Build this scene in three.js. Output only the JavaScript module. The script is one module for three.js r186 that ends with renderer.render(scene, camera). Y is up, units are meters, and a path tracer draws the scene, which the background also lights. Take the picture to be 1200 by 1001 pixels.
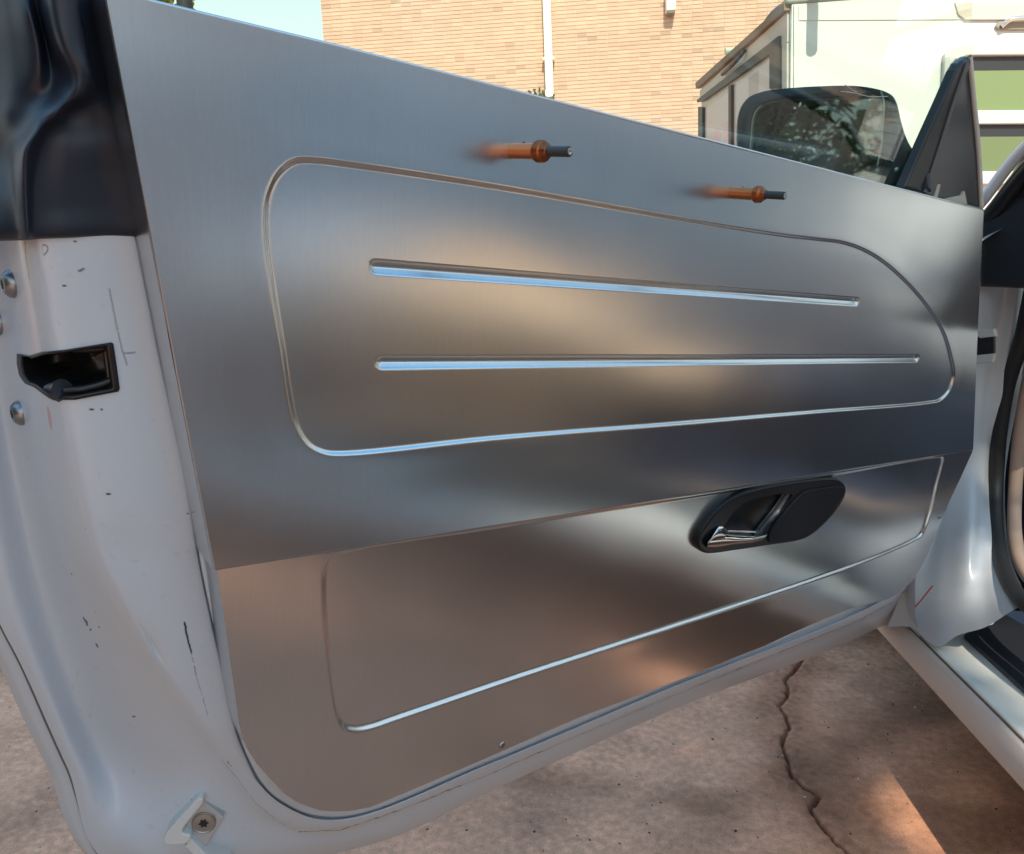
import * as THREE from 'three';
import { mergeGeometries, mergeVertices, toCreasedNormals } from 'three/addons/utils/BufferGeometryUtils.js';
import { RoundedBoxGeometry } from 'three/addons/geometries/RoundedBoxGeometry.js';
import { ImprovedNoise } from 'three/addons/math/ImprovedNoise.js';

// ------------------------------------------------------------------ camera, sky, sun, exposure
const W = 1024, H = 854, D2R = Math.PI / 180;
const scene = new THREE.Scene();
const F = 900, CX = 600, CY = 500.5;                       // lens measured on the photograph (1200 x 1001)
const camera = new THREE.PerspectiveCamera(2 * Math.atan(CY / F) / D2R, W / H, 0.02, 400);
camera.rotation.order = 'YXZ';
camera.rotation.set(-9.5 * D2R, 5 * D2R, -2.5 * D2R);
camera.position.set(0, 0.88, 0);
camera.updateMatrixWorld(true);

const renderer = new THREE.WebGLRenderer({ antialias: true });
renderer.setSize(W, H);
renderer.toneMapping = THREE.LinearToneMapping;
renderer.toneMappingExposure = 1.2;
renderer.shadowMap.enabled = true;
renderer.shadowMap.type = THREE.PCFSoftShadowMap;

const noise = new ImprovedNoise();
const fbm = (x, y, z, o = 4) => { let s = 0, a = 1, n = 0; for (let i = 0; i < o; i++) { s += a * noise.noise(x, y, z); n += a; x *= 2.03; y *= 2.03; z *= 2.03; a *= .5; } return s / n; };
let seed = 12345;
const rnd = () => { seed = (seed * 1664525 + 1013904223) >>> 0; return seed / 4294967296; };
const rr = (a, b) => a + (b - a) * rnd();

const SUN_AZ = 9 * D2R, SUN_EL = 45 * D2R;                // behind the camera, a little to the right
const SUN = new THREE.Vector3(Math.sin(SUN_AZ) * Math.cos(SUN_EL), Math.sin(SUN_EL), Math.cos(SUN_AZ) * Math.cos(SUN_EL));
{
  const w = 1024, h = 512, data = new Float32Array(w * h * 4), c = new THREE.Color();
  const horizon = [1.0, 1.06, 1.04], mid = [0.36, 0.76, 1.08], zen = [0.16, 0.47, 0.92];
  for (let j = 0; j < h; j++) for (let i = 0; i < w; i++) {
    const el = ((j + .5) / h - .5) * Math.PI, az = ((i + .5) / w - .5) * 2 * Math.PI;
    const d = [Math.cos(el) * Math.cos(az), Math.sin(el), Math.cos(el) * Math.sin(az)];
    const s = Math.max(0, Math.sin(el));
    const a = Math.min(1, s / .72), b = Math.max(0, Math.min(1, (s - .3) / .7));
    const k = i * 4 + j * w * 4;
    const cs = d[0] * SUN.x + d[1] * SUN.y + d[2] * SUN.z;
    const glow = .55 * Math.pow(Math.max(0, cs), 12);
    const q = 1 / (d[1] + .25);
    let cl = fbm(d[0] * q * 1.1 + 3, d[2] * q * 1.1, 1.7, 5);
    cl = Math.max(0, Math.min(1, (cl - .05) * 2.6)) * Math.max(0, Math.min(1, s * 6));
    for (let m = 0; m < 3; m++) {
      let v = horizon[m] + (mid[m] - horizon[m]) * Math.pow(a, 1.9);
      v += (zen[m] - v) * b;
      v += (1.05 - v) * cl * .45 + glow * [1, .97, .9][m];
      if (el < 0) v = [.30, .26, .22][m];
      data[k + m] = v;
    }
    data[k + 3] = 1;
  }
  const sky = new THREE.DataTexture(data, w, h, THREE.RGBAFormat, THREE.FloatType);
  sky.mapping = THREE.EquirectangularReflectionMapping;
  sky.magFilter = THREE.LinearFilter; sky.minFilter = THREE.LinearFilter;
  sky.needsUpdate = true;
  scene.background = sky; scene.environment = sky;
}
const sun = new THREE.DirectionalLight(new THREE.Color(1.0, .92, .78), 4.8);
sun.position.copy(SUN).multiplyScalar(30);
sun.castShadow = true;
sun.shadow.mapSize.set(4096, 4096);
Object.assign(sun.shadow.camera, { left: -14, right: 14, top: 14, bottom: -14, near: 1, far: 80 });
sun.shadow.radius = 1;
scene.add(sun); scene.add(sun.target);

// ------------------------------------------------------------------ helpers
const V3 = (x, y, z) => new THREE.Vector3(x, y, z);
const EYE = camera.position.clone();
function ray(px, py) { return V3((px - CX) / F, -(py - CY) / F, -1).applyQuaternion(camera.quaternion); }
class Frame {                                             // a plane in the world with its own axes
  constructor(O, X, Y) { this.O = O.clone(); this.X = X.clone().normalize(); this.N = X.clone().cross(Y).normalize(); this.Y = this.N.clone().cross(this.X); }
  hit(px, py, w = 0) { const d = ray(px, py), t = (this.O.clone().sub(EYE).dot(this.N) + w) / d.dot(this.N); return EYE.clone().addScaledVector(d, t); }
  P(x, y, w = 0) { return this.O.clone().addScaledVector(this.X, x).addScaledVector(this.Y, y).addScaledVector(this.N, w); }
  to2(p) { const d = p.clone().sub(this.O); return new THREE.Vector2(d.dot(this.X), d.dot(this.Y)); }
  px(px, py, w = 0) { return this.to2(this.hit(px, py, w)); }
  mat(w = 0) { return new THREE.Matrix4().makeBasis(this.X, this.Y, this.N).setPosition(this.P(0, 0, w)); }
}
const onX = (px, py, x) => { const d = ray(px, py); return EYE.clone().addScaledVector(d, x / d.x); };
const onZ = (px, py, z) => { const d = ray(px, py); return EYE.clone().addScaledVector(d, z / d.z); };
const onY = (px, py, y = 0) => { const d = ray(px, py); return EYE.clone().addScaledVector(d, (y - EYE.y) / d.y); };

const names = new Map(), offsets = new WeakMap();
function numbered(n) { const k = names.get(n) || 0; names.set(n, k + 1); return k ? `${n}_${String(k).padStart(3, '0')}` : n; }
function thing(name, label, category, pos, group) {
  const g = new THREE.Group(); g.name = numbered(name); g.position.copy(pos); scene.add(g);
  g.userData = { label, category }; if (group) g.userData.group = group;
  offsets.set(g, pos.clone()); return g;
}
function add(parent, name, geo, mat, extra) {              // geo in world coordinates
  const o = parent === scene ? V3(0, 0, 0) : offsets.get(parent);
  geo.translate(-o.x, -o.y, -o.z);
  const m = new THREE.Mesh(geo, mat); m.name = parent === scene ? numbered(name) : name; m.castShadow = m.receiveShadow = true;
  if (parent !== scene) { const n = parent.children.filter(c => c.name.replace(/_\d{3}$/, '') === name).length; if (n) m.name = `${name}_${String(n).padStart(3, '0')}`; }
  if (extra) Object.assign(m.userData, extra);
  parent.add(m); offsets.set(m, o); return m;
}
function merge(list) { return mergeGeometries(list.map(g => { const q = g.index ? g.toNonIndexed() : g; for (const k of Object.keys(q.attributes)) if (!['position', 'normal', 'uv'].includes(k)) q.deleteAttribute(k); if (!q.attributes.uv) q.setAttribute('uv', new THREE.BufferAttribute(new Float32Array(q.attributes.position.count * 2), 2)); return q; }), false); }
function spline(pts, n, tension) { return new THREE.CatmullRomCurve3(pts, false, 'centripetal').getPoints(n - 1); }
function polyline(pts, n) {                                // n points evenly along straight pieces
  const L = [0]; for (let i = 1; i < pts.length; i++) L.push(L[i - 1] + pts[i].distanceTo(pts[i - 1]));
  const out = [], T = L[L.length - 1]; let k = 1;
  for (let i = 0; i < n; i++) { const s = T * i / (n - 1); while (k < pts.length - 1 && L[k] < s) k++; const f = (s - L[k - 1]) / (L[k] - L[k - 1] || 1); out.push(pts[k - 1].clone().lerp(pts[k], f)); }
  return out;
}
function gridGeo(rows, uvf) {                              // rows[j][i] of Vector3
  const nj = rows.length, ni = rows[0].length, pos = new Float32Array(nj * ni * 3), uv = new Float32Array(nj * ni * 2), idx = [];
  for (let j = 0; j < nj; j++) for (let i = 0; i < ni; i++) {
    const k = j * ni + i, p = rows[j][i]; pos[k * 3] = p.x; pos[k * 3 + 1] = p.y; pos[k * 3 + 2] = p.z;
    const t = uvf ? uvf(i / (ni - 1), j / (nj - 1), p) : [i / (ni - 1), j / (nj - 1)]; uv[k * 2] = t[0]; uv[k * 2 + 1] = t[1];
    if (i && j) { const a = k - ni - 1, b = k - ni, c = k, d = k - 1; idx.push(a, b, c, a, c, d); }
  }
  const g = new THREE.BufferGeometry(); g.setAttribute('position', new THREE.BufferAttribute(pos, 3)); g.setAttribute('uv', new THREE.BufferAttribute(uv, 2)); g.setIndex(idx); g.computeVertexNormals(); return g;
}
// a skin over rails that all have the same number of stations
function loft(rails, nAlong, sub, linear = false, bump) {
  const R = rails.map(r => spline(r, nAlong));
  const rows = [];
  if (linear) {
    for (let k = 0; k < R.length; k++) { const m = k < R.length - 1 ? sub : 1; for (let s = 0; s < m; s++) rows.push(R[k].map((p, i) => s ? p.clone().lerp(R[k + 1][i], s / sub) : p.clone())); }
  } else {
    const n = (R.length - 1) * sub + 1; const cols = R[0].map((_, i) => { const c = new THREE.CatmullRomCurve3(R.map(r => r[i]), false, 'centripetal'); return Array.from({ length: n }, (_, j) => c.getPoint(j / (n - 1))); });
    for (let j = 0; j < n; j++) rows.push(cols.map(c => c[j]));
  }
  if (bump) rows.forEach((r, j) => r.forEach((p, i) => bump(p, i / (r.length - 1), j / (rows.length - 1))));
  return gridGeo(rows);
}
function shape2(pts) { return new THREE.Shape(pts.map(p => new THREE.Vector2(p.x, p.y))); }
function smoothLoop(pts, n) { const c = new THREE.CatmullRomCurve3(pts.map(p => V3(p.x, p.y, 0)), true, 'centripetal'); return c.getPoints(n).slice(0, -1).map(p => new THREE.Vector2(p.x, p.y)); }
function extrudeOn(fr, pts, w0, depth, bevel = 0, holes = [], seg = 2) {
  const s = shape2(pts); holes.forEach(h => s.holes.push(new THREE.Path(h)));
  const g = new THREE.ExtrudeGeometry(s, { depth: depth - (bevel ? bevel : 0), bevelEnabled: bevel > 0, bevelThickness: bevel, bevelSize: bevel, bevelOffset: -bevel, bevelSegments: seg, curveSegments: 8 });
  g.applyMatrix4(fr.mat(w0)); return g;
}
function tube(pts, r, n = 60, rad = 10, closed = false) { return new THREE.TubeGeometry(new THREE.CatmullRomCurve3(pts, closed, 'centripetal'), n, r, rad, closed); }
function box(cx, cy, cz, sx, sy, sz, r = 0) { const g = r ? new RoundedBoxGeometry(sx, sy, sz, 3, r) : new THREE.BoxGeometry(sx, sy, sz); g.translate(cx, cy, cz); return g; }
function rod(a, b, r0, r1 = r0, n = 12) { const g = new THREE.CylinderGeometry(r1, r0, a.distanceTo(b), n); g.applyQuaternion(new THREE.Quaternion().setFromUnitVectors(V3(0, 1, 0), b.clone().sub(a).normalize())); const m = a.clone().add(b).multiplyScalar(.5); g.translate(m.x, m.y, m.z); return g; }
function lathe(profile, O, dir, n = 28) { const g = new THREE.LatheGeometry(profile.map(p => new THREE.Vector2(p[0], p[1])), n); g.applyQuaternion(new THREE.Quaternion().setFromUnitVectors(V3(0, 1, 0), dir.clone().normalize())); g.translate(O.x, O.y, O.z); return g; }
function pointSeg(px, py, ax, ay, bx, by) { const dx = bx - ax, dy = by - ay; let t = ((px - ax) * dx + (py - ay) * dy) / (dx * dx + dy * dy || 1); t = Math.max(0, Math.min(1, t)); const x = px - ax - t * dx, y = py - ay - t * dy; return x * x + y * y; }
function polySDF(P) {                                      // signed distance to a closed outline, negative inside
  const n = P.length;
  return (x, y) => { let d = 1e9, inside = false; for (let i = 0, j = n - 1; i < n; j = i++) { const a = P[i], b = P[j]; const q = pointSeg(x, y, a.x, a.y, b.x, b.y); if (q < d) d = q; if ((a.y > y) !== (b.y > y) && x < (b.x - a.x) * (y - a.y) / (b.y - a.y) + a.x) inside = !inside; } return inside ? -Math.sqrt(d) : Math.sqrt(d); };
}
const sst = (a, b, x) => { const t = Math.max(0, Math.min(1, (x - a) / (b - a))); return t * t * (3 - 2 * t); };

// ------------------------------------------------------------------ textures and materials
function dataTex(n, f, srgb = false) {
  const d = new Uint8Array(n * n * 4);
  for (let j = 0; j < n; j++) for (let i = 0; i < n; i++) { const v = f(i, j), k = (j * n + i) * 4; for (let m = 0; m < 3; m++) d[k + m] = Math.max(0, Math.min(255, (Array.isArray(v) ? v[m] : v) * 255)); d[k + 3] = 255; }
  const t = new THREE.DataTexture(d, n, n); t.wrapS = t.wrapT = THREE.RepeatWrapping; t.magFilter = THREE.LinearFilter; t.minFilter = THREE.LinearMipmapLinearFilter; t.generateMipmaps = true; if (srgb) t.colorSpace = THREE.SRGBColorSpace; t.needsUpdate = true; return t;
}
// rolled aluminium: fine grain that runs up the sheet
const grainRow = Array.from({ length: 1024 }, () => rnd());
const grainTex = dataTex(1024, (i, j) => { const a = grainRow[(i + Math.floor(4 * noise.noise(j * .004, i * .01, 3))) & 1023], b = grainRow[(i * 7 + (j >> 5) * 131) & 1023]; return .5 + .22 * (a - .5) + .25 * (b - .5) + .12 * (rnd() - .5); });
grainTex.repeat.set(3, 3);
const smudgeTex = dataTex(512, (i, j) => { const u = i / 512 * 6, v = j / 512 * 6; const s = fbm(u, v, 2.2, 5); const g = grainRow[(i * 3) & 1023]; return [0, .60 + .05 * s + .015 * (g - .5), 1]; });
const grainMap = dataTex(1024, (i, j) => { const a = grainRow[(i + ((j >> 6) * 197)) & 1023], b = grainRow[(i * 3 + ((j >> 4) * 331)) & 1023]; return .91 + .035 * (a - .5) + .03 * (b - .5) + .05 * (rnd() - .5) + .02 * noise.noise(i * .01, j * .01, 9); });
grainMap.repeat.set(2, 2);
const ALU = new THREE.MeshPhysicalMaterial({ name: 'aluminium', color: new THREE.Color(.715, .75, .772), metalness: .96, roughness: .40, roughnessMap: smudgeTex, map: grainMap, anisotropy: .6, side: THREE.DoubleSide });
const std = (c, r, m = 0, more = {}) => new THREE.MeshPhysicalMaterial({ color: new THREE.Color(...c), roughness: r, metalness: m, side: THREE.DoubleSide, ...more });
const PAINT = std([.58, .62, .66], .38, 0, { clearcoat: .5, clearcoatRoughness: .12 });
const PAINT_IN = std([.58, .60, .61], .42, 0, { clearcoat: .35, clearcoatRoughness: .2 });
const BLACK = std([.008, .009, .012], .30, 0, { specularIntensity: .6 });
const RUBBER = std([.014, .014, .015], .55);
const DASH = std([.010, .020, .040], .5);
const CHROME = std([.86, .86, .85], .07, 1);
const STEEL = std([.42, .42, .41], .32, 1);
const ZINC = std([.50, .51, .50], .42, 1);
const TAN = std([.86, .53, .29], .55);
const TANTRIM = std([.50, .34, .25], .6);
const GREYTRIM = std([.42, .49, .54], .55);
const CARPET = std([.008, .022, .055], .95);
const TYRE = std([.02, .02, .02], .8);
const RIM = std([.6, .6, .6], .3, 1);
const COPPER = std([.50, .20, .09], .28, 1);
const COPPERDARK = std([.36, .12, .05], .34, 1);
const PIN = std([.06, .065, .07], .4, .6);
const GLASS = new THREE.MeshPhysicalMaterial({ color: new THREE.Color(.90, .965, .90), roughness: 0, metalness: 0, transmission: 1, thickness: 0, ior: 1.5, side: THREE.DoubleSide });
const WGLASS = new THREE.MeshPhysicalMaterial({ color: new THREE.Color(.93, .97, .94), roughness: 0, transmission: 1, thickness: 0, ior: 1.5, side: THREE.DoubleSide });

// ------------------------------------------------------------------ ground
const concreteTex = dataTex(1024, (i, j) => {
  const u = i / 1024, v = j / 1024;
  const tile = (s, z) => { const a = fbm(u * s, v * s, z, 4), b = fbm((u - 1) * s, v * s, z, 4), c = fbm(u * s, (v - 1) * s, z, 4), d = fbm((u - 1) * s, (v - 1) * s, z, 4); return (a * (1 - u) + b * u) * (1 - v) + (c * (1 - u) + d * u) * v; };
  const big = tile(7, 1.3), fine = tile(60, 4.1), grit = rnd();
  let s = 1 + .34 * big + .32 * fine + .20 * (grit - .5);
  if (grit > .9965) s *= .45; if (grit < .0022) s *= 1.45;
  return [.84 * s, .612 * s, .483 * s];
}, true);
concreteTex.repeat.set(1, 1);
const CONCRETE = new THREE.MeshStandardMaterial({ map: concreteTex, roughness: .9, vertexColors: true, bumpMap: concreteTex, bumpScale: .0012 });
{
  const crackPx = [[950, 745], [940, 774], [932, 786], [920, 797], [924, 806], [923, 817], [913, 827], [918, 834], [922, 840], [924, 847], [925, 854], [919, 863], [917, 874], [921, 883], [925, 894], [926, 903], [928, 910], [936, 916], [943, 924], [953, 929], [961, 934], [956, 940], [950, 947], [956, 957], [963, 967], [969, 975], [977, 984], [986, 992], [997, 1001], [1010, 1012], [1018, 1040]];
  const crack = []; crackPx.forEach((p, i) => { const q = onY(p[0], p[1]); if (i) { const a = crack[crack.length - 1]; for (let s = 1; s <= 3; s++) { const f = s / 3; crack.push([a[0] + (q.x - a[0]) * f + (s < 3 ? rr(-.0022, .0022) : 0), a[1] + (q.z - a[1]) * f + (s < 3 ? rr(-.0022, .0022) : 0)]); } } else crack.push([q.x, q.z]); });
  const fixed = []; for (let i = 0; i < crack.length; i++) fixed.push(crack[i]);
  const axis = (a, b, step, lo, hi) => { const out = []; for (let x = a; x <= b + 1e-6; x += step) out.push(x); let s = step, x = a; const left = []; while (x > lo) { s *= 1.22; x -= s; left.unshift(Math.max(lo, x)); } s = step; x = out[out.length - 1]; while (x < hi) { s *= 1.22; x += s; out.push(Math.min(hi, x)); } return left.concat(out); };
  const xs = axis(.33, .60, .0028, -120, 120), zs = axis(-1.95, -1.0, .004, -120, 120);
  const n = xs.length, m = zs.length, pos = new Float32Array(n * m * 3), col = new Float32Array(n * m * 3), uv = new Float32Array(n * m * 2), idx = [];
  for (let j = 0; j < m; j++) for (let i = 0; i < n; i++) {
    const x = xs[i], z = zs[j], k = j * n + i; let y = 0, st = 1, d = 9;
    if (x > -.3 && x < 1.2 && z > -2.4 && z < -.6) {
      for (let c = 1; c < fixed.length; c++) d = Math.min(d, pointSeg(x, z, fixed[c - 1][0], fixed[c - 1][1], fixed[c][0], fixed[c][1]));
      d = Math.sqrt(d);
      const wv = .0036 + .0022 * noise.noise(x * 30, z * 30, 2);
      y = -.016 * (1 - sst(0, wv, d)) - .002 * (1 - sst(0, .012, d));
      st = 1 - .55 * Math.max(0, 1 - d / (.045 + .12 * Math.max(0, noise.noise(x * 9, z * 9, 5) + .35))) * (.6 + .8 * Math.abs(noise.noise(x * 40, z * 40, 6)));   // dirt washed along the crack
      st *= 1 - .5 * (1 - sst(0, wv * 1.2, d));
    }
    const blot = fbm(x * 2.1 + 5, z * 2.1, 3.3, 4), stain = sst(.05, .38, fbm(x * 3.7, z * 3.7 + 2, 8.8, 4));
    y += .0015 * fbm(x * 6, z * 6, 1, 3) * (Math.abs(x) < 4 && Math.abs(z) < 5 ? 1 : 0);
    const b = (1 + .36 * blot) * (1 - .36 * stain) * (1 + .16 * fbm(x * 14, z * 14, 6.1, 3));
    pos[k * 3] = x; pos[k * 3 + 1] = y; pos[k * 3 + 2] = z; uv[k * 2] = x / .9; uv[k * 2 + 1] = z / .9;
    col[k * 3] = b * Math.pow(st, .85); col[k * 3 + 1] = b * Math.pow(st, 1.05) * (1 - .05 * stain); col[k * 3 + 2] = b * Math.pow(st, 1.2) * (1 - .1 * stain);
    if (i && j) { const a = k - n - 1; idx.push(a, a + n, k, a, k, a + 1); }
  }
  const g = new THREE.BufferGeometry(); g.setAttribute('position', new THREE.BufferAttribute(pos, 3)); g.setAttribute('color', new THREE.BufferAttribute(col, 3)); g.setAttribute('uv', new THREE.BufferAttribute(uv, 2)); g.setIndex(idx); g.computeVertexNormals();
  const gm = add(scene, 'ground', g, CONCRETE); gm.userData.kind = 'structure';
  // grit and leaf scraps lying on the slab
  const bits = [], dark = [];
  for (let i = 0; i < 800; i++) {
    const p = V3(rr(-1.5, .9), 0, rr(-2.6, -.9)), s = rr(.0007, .0021), q = new THREE.IcosahedronGeometry(s, 0); q.scale(rr(.7, 1.8), .6, rr(.7, 1.4)); q.rotateY(rr(0, 6)); q.translate(p.x, s * .35, p.z); (rnd() < .35 ? bits : dark).push(q);
  }
  const light = add(scene, 'gravel_bits', merge(bits), std([.62, .58, .52], .8)); Object.assign(light.userData, { kind: 'stuff', label: 'pale specks of grit scattered on the concrete slab', category: 'grit' });
  const dk = add(scene, 'leaf_litter', merge(dark), std([.06, .045, .035], .9)); Object.assign(dk.userData, { kind: 'stuff', label: 'dark crumbs of leaf litter scattered on the concrete slab', category: 'litter' });
}

// ------------------------------------------------------------------ brick building
{
  const z0 = -17, xL = -5.12, xR = 12, yTop = 9.6;
  const b = thing('brick_building', 'sunlit orange brick building wall with a white downpipe behind the white van', 'building', V3((xL + xR) / 2, 0, z0));
  add(b, 'wall', box((xL + xR) / 2, yTop / 2, z0 - 3.01, xR - xL - .02, yTop, 6), std([.70, .53, .41], .9));
  const bw = .213, bh = .0765, cols = Math.floor((xR - xL) / bw), rows = Math.floor(yTop / bh);
  const list = []; for (let r = 0; r < rows; r++) for (let c = 0; c < cols; c++) list.push([xL + (c + (r & 1 ? .5 : 1)) * bw - bw / 2 + (r & 1 ? 0 : -bw / 2 + .001), (r + .5) * bh]);
  const bg = new THREE.BoxGeometry(.202, .0655, .05);
  const im = new THREE.InstancedMesh(bg, new THREE.MeshStandardMaterial({ roughness: .9 }), list.length);
  const M = new THREE.Matrix4(), c = new THREE.Color();
  list.forEach(([x, y], i) => {
    M.makeTranslation(x + .1 - (xL + xR) / 2, y, -.021 + rr(-.002, .002)); im.setMatrixAt(i, M);
    const t = rnd(), k = rr(.93, 1.06) * (rnd() < .03 ? .8 : 1) * (1 + .12 * fbm(x * .4, y * .5, 1, 3));
    c.setRGB((.65 + .05 * t) * k, (.42 + .045 * t) * k, (.32 + .04 * t) * k); im.setColorAt(i, c);
  });
  im.name = 'brick'; im.userData.kind = 'stuff'; im.castShadow = im.receiveShadow = true; b.add(im);
  const pw = std([.82, .82, .72], .5);
  const a0 = onZ(640.5, 0, z0 + .16), a1 = onZ(643.5, 112, z0 + .16);
  const pipe = add(b, 'downpipe', merge([box(a0.x, 7.3 - (7.3 - a1.y) / 2 + 1, z0 + .12, .165, 9.3 - a1.y, .14, .02), box(a1.x, a1.y + .02, z0 + .16, .165, .16, .20, .03)]), pw);
  for (const y of [5.7, 7.9]) add(pipe, 'bracket', box(a0.x, y, z0 + .11, .24, .05, .17), pw);
  const f0 = onZ(786, 6, z0 + .15);
  const fx = add(b, 'wall_fixture', box(f0.x, f0.y + .10, z0 + .13, .19, .46, .24, .02), std([.80, .80, .74], .5));
  add(fx, 'fixture_shade', box(f0.x, f0.y - .15, z0 + .13, .16, .05, .2, .01), std([.18, .17, .12], .4));  // dark strip painted in for the shadow beneath the fixture
  add(b, 'coping', box((xL + xR) / 2, yTop + .06, z0 - 3, xR - xL + .2, .12, 6.3), std([.6, .58, .52], .8));
  // weed at the pipe foot
  const wd = thing('weed_plant', 'small scrawny weed sprouting from the wall beside the downpipe foot', 'plant', V3(a1.x, a1.y - .2, z0 + .1));
  const st = [], lf = [];
  for (let i = 0; i < 26; i++) {
    const o = V3(a1.x + rr(-.5, .12), a1.y - .22, z0 + rr(.06, .16)), e = o.clone().add(V3(rr(-.22, .16), rr(.08, .38), rr(.02, .2)));
    st.push(rod(o, e, .008, .004, 5));
    for (let k = 0; k < 6; k++) { const q = o.clone().lerp(e, rr(.35, 1)), l = new THREE.CircleGeometry(rr(.022, .05), 6); l.scale(1, .55, 1); l.rotateZ(rr(0, 6)); l.rotateX(rr(-1, 1)); l.rotateY(rr(-1, 1)); l.translate(q.x + rr(-.03, .03), q.y + rr(-.03, .03), q.z); lf.push(l); }
  }
  add(wd, 'stem', merge(st), std([.16, .10, .06], .9)); add(wd, 'foliage', merge(lf), std([.13, .13, .05], .8));
}

// ------------------------------------------------------------------ white van
{
  const zv = -4.3, c0 = onZ(928, 5, zv), xc = c0.x, yT = c0.y;
  const van = thing('service_van', 'white service van with roof rack parked in front of the brick building', 'van', V3(2.2, 0, -5));
  const far = ray(822, 97); const tz = (yT - EYE.y) / far.y; const cF = EYE.clone().addScaledVector(far, tz);
  const sideDir = V3(cF.x - xc, 0, cF.z - zv), side = new Frame(V3(xc, 0, zv), sideDir.clone().negate(), V3(0, 1, 0));   // faces left
  const back = new Frame(V3(xc, 0, zv), V3(1, 0, 0), V3(0, 1, 0));
  const WHITE = std([.70, .71, .68], .45, 0, { clearcoat: .3 }), GREY = std([.42, .42, .40], .5), DARK = std([.025, .028, .03], .4), SHADED_WHITE = std([.62, .55, .50], .6);
  const L = sideDir.length(), wid = 2.05;
  // upper body as one walled box with slanted left wall
  const P = [[xc, zv], [xc + wid, zv], [xc + wid, cF.z], [cF.x, cF.z]];
  const body = new THREE.ExtrudeGeometry(new THREE.Shape(P.map(p => new THREE.Vector2(p[0], -p[1]))), { depth: yT - .55, bevelEnabled: false }); body.rotateX(-Math.PI / 2); body.translate(0, .55, 0);
  const bm = add(van, 'body', body, WHITE);
  const cab = merge([box(xc + wid / 2 - .06, 1.0, cF.z - .95, 1.86, .9, 1.9, .12), box(xc + wid / 2 - .06, 1.55, cF.z - .6, 1.66, .7, 1.15, .16)]);
  add(van, 'cab', cab, WHITE);
  for (const [x, z] of [[xc + .1, zv - .55], [xc + wid - .1, zv - .55], [xc + .05, cF.z - 1.2], [xc + wid - .1, cF.z - 1.2]]) {
    const t = new THREE.TorusGeometry(.26, .10, 10, 28); t.rotateY(Math.PI / 2); t.translate(x, .35, z); const w = add(van, 'wheel', t, TYRE);
    const r = new THREE.CylinderGeometry(.18, .18, .12, 20); r.rotateZ(Math.PI / 2); r.translate(x, .35, z); add(w, 'rim', r, RIM);
  }
  add(van, 'bumper', box(xc + wid / 2, .5, zv + .08, wid - .1, .18, .16, .04), GREY);
  add(van, 'roof_edge', box(xc + wid / 2 + .02, yT + .022, zv - L / 2, wid + .1, .04, L + .02, .012), std([.34, .36, .32], .5));
  // left wall trim
  const sq = (px, w0, dep, mat, name, parent = van) => add(parent, name, extrudeOn(side, px.map(p => side.px(p[0], p[1])), w0, dep), mat);
  const top = sq([[926.5, 3], [926.5, 12], [821, 104], [820.5, 97]], .004, .03, std([.26, .19, .14], .7), 'drip_rail');
  sq([[925, 14], [925, 49], [822, 116], [822, 106]], .003, .008, SHADED_WHITE, 'shaded_side_panel');  // white wall in shade: the shade and brick bounce are in the colour
  sq([[925, 50], [925, 165], [919, 168], [919, 52]], .003, .010, std([.55, .53, .48], .5), 'corner_trim');
  const wf = sq([[918, 42], [918, 104], [907, 104], [907, 63], [828, 118], [821, 120], [821, 117], [909, 49]], .004, .022, DARK, 'window_frame');
  sq([[827, 126], [827, 185], [822, 188], [822, 125]], .004, .020, DARK, 'window_post');
  sq([[861, 99], [861, 175], [858, 177], [858, 101]], .004, .020, std([.06, .03, .025], .5), 'window_post');
  // grey-white panes with red print
  const cv = document.createElement('canvas'); cv.width = 512; cv.height = 256; const cx = cv.getContext('2d');
  cx.fillStyle = '#c9b4b0'; cx.fillRect(0, 0, 512, 256); cx.fillStyle = '#d98f95'; 
  for (let i = 0; i < 60; i++) { cx.globalAlpha = .25; cx.beginPath(); cx.ellipse(60 + rnd() * 170, 150 + rnd() * 80, 10 + rnd() * 26, 4 + rnd() * 9, -.5, 0, 7); cx.fill(); }
  cx.globalAlpha = .8; cx.fillStyle = '#a98d86'; cx.fillRect(360, 20, 70, 90); cx.globalAlpha = 1; cx.fillStyle = '#b8a59a'; cx.fillRect(0, 0, 512, 16);
  const pt = new THREE.CanvasTexture(cv); pt.colorSpace = THREE.SRGBColorSpace; pt.wrapS = pt.wrapT = THREE.ClampToEdgeWrapping;
  const PANE = new THREE.MeshPhysicalMaterial({ map: pt, roughness: .12, side: THREE.DoubleSide });
  const pane = (px, name) => { const pts = px.map(p => side.px(p[0], p[1])); const g = extrudeOn(side, pts, .003, .006); const a = side.px(827, 185), bq = side.px(907, 64), po = g.attributes.position, uv = g.attributes.uv; for (let i = 0; i < po.count; i++) { const q = side.to2(V3(po.getX(i), po.getY(i), po.getZ(i))); uv.setXY(i, (q.x - a.x) / (bq.x - a.x), (q.y - a.y) / (bq.y - a.y)); } return add(van, name, g, PANE); };
  pane([[857, 103], [857, 178], [828, 190], [828, 122]], 'window_pane'); pane([[906, 67], [906, 160], [862, 176], [862, 99]], 'window_pane');
  const h0 = side.px(852, 87), h1 = side.px(876, 66), h2 = side.px(877, 58);
  add(van, 'door_handle', tube([side.P(h0.x, h0.y, .03), side.P(h1.x, h1.y, .045), side.P(h2.x, h2.y, .02)], .012, 24, 8), DARK);
  // roof rack and the conduit that sticks out
  const rk = [[872, 46], [884, 22], [918, -4], [960, -34]].map(p => { const q = side.px(p[0], p[1]); return side.P(q.x, q.y, -.10); });
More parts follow.
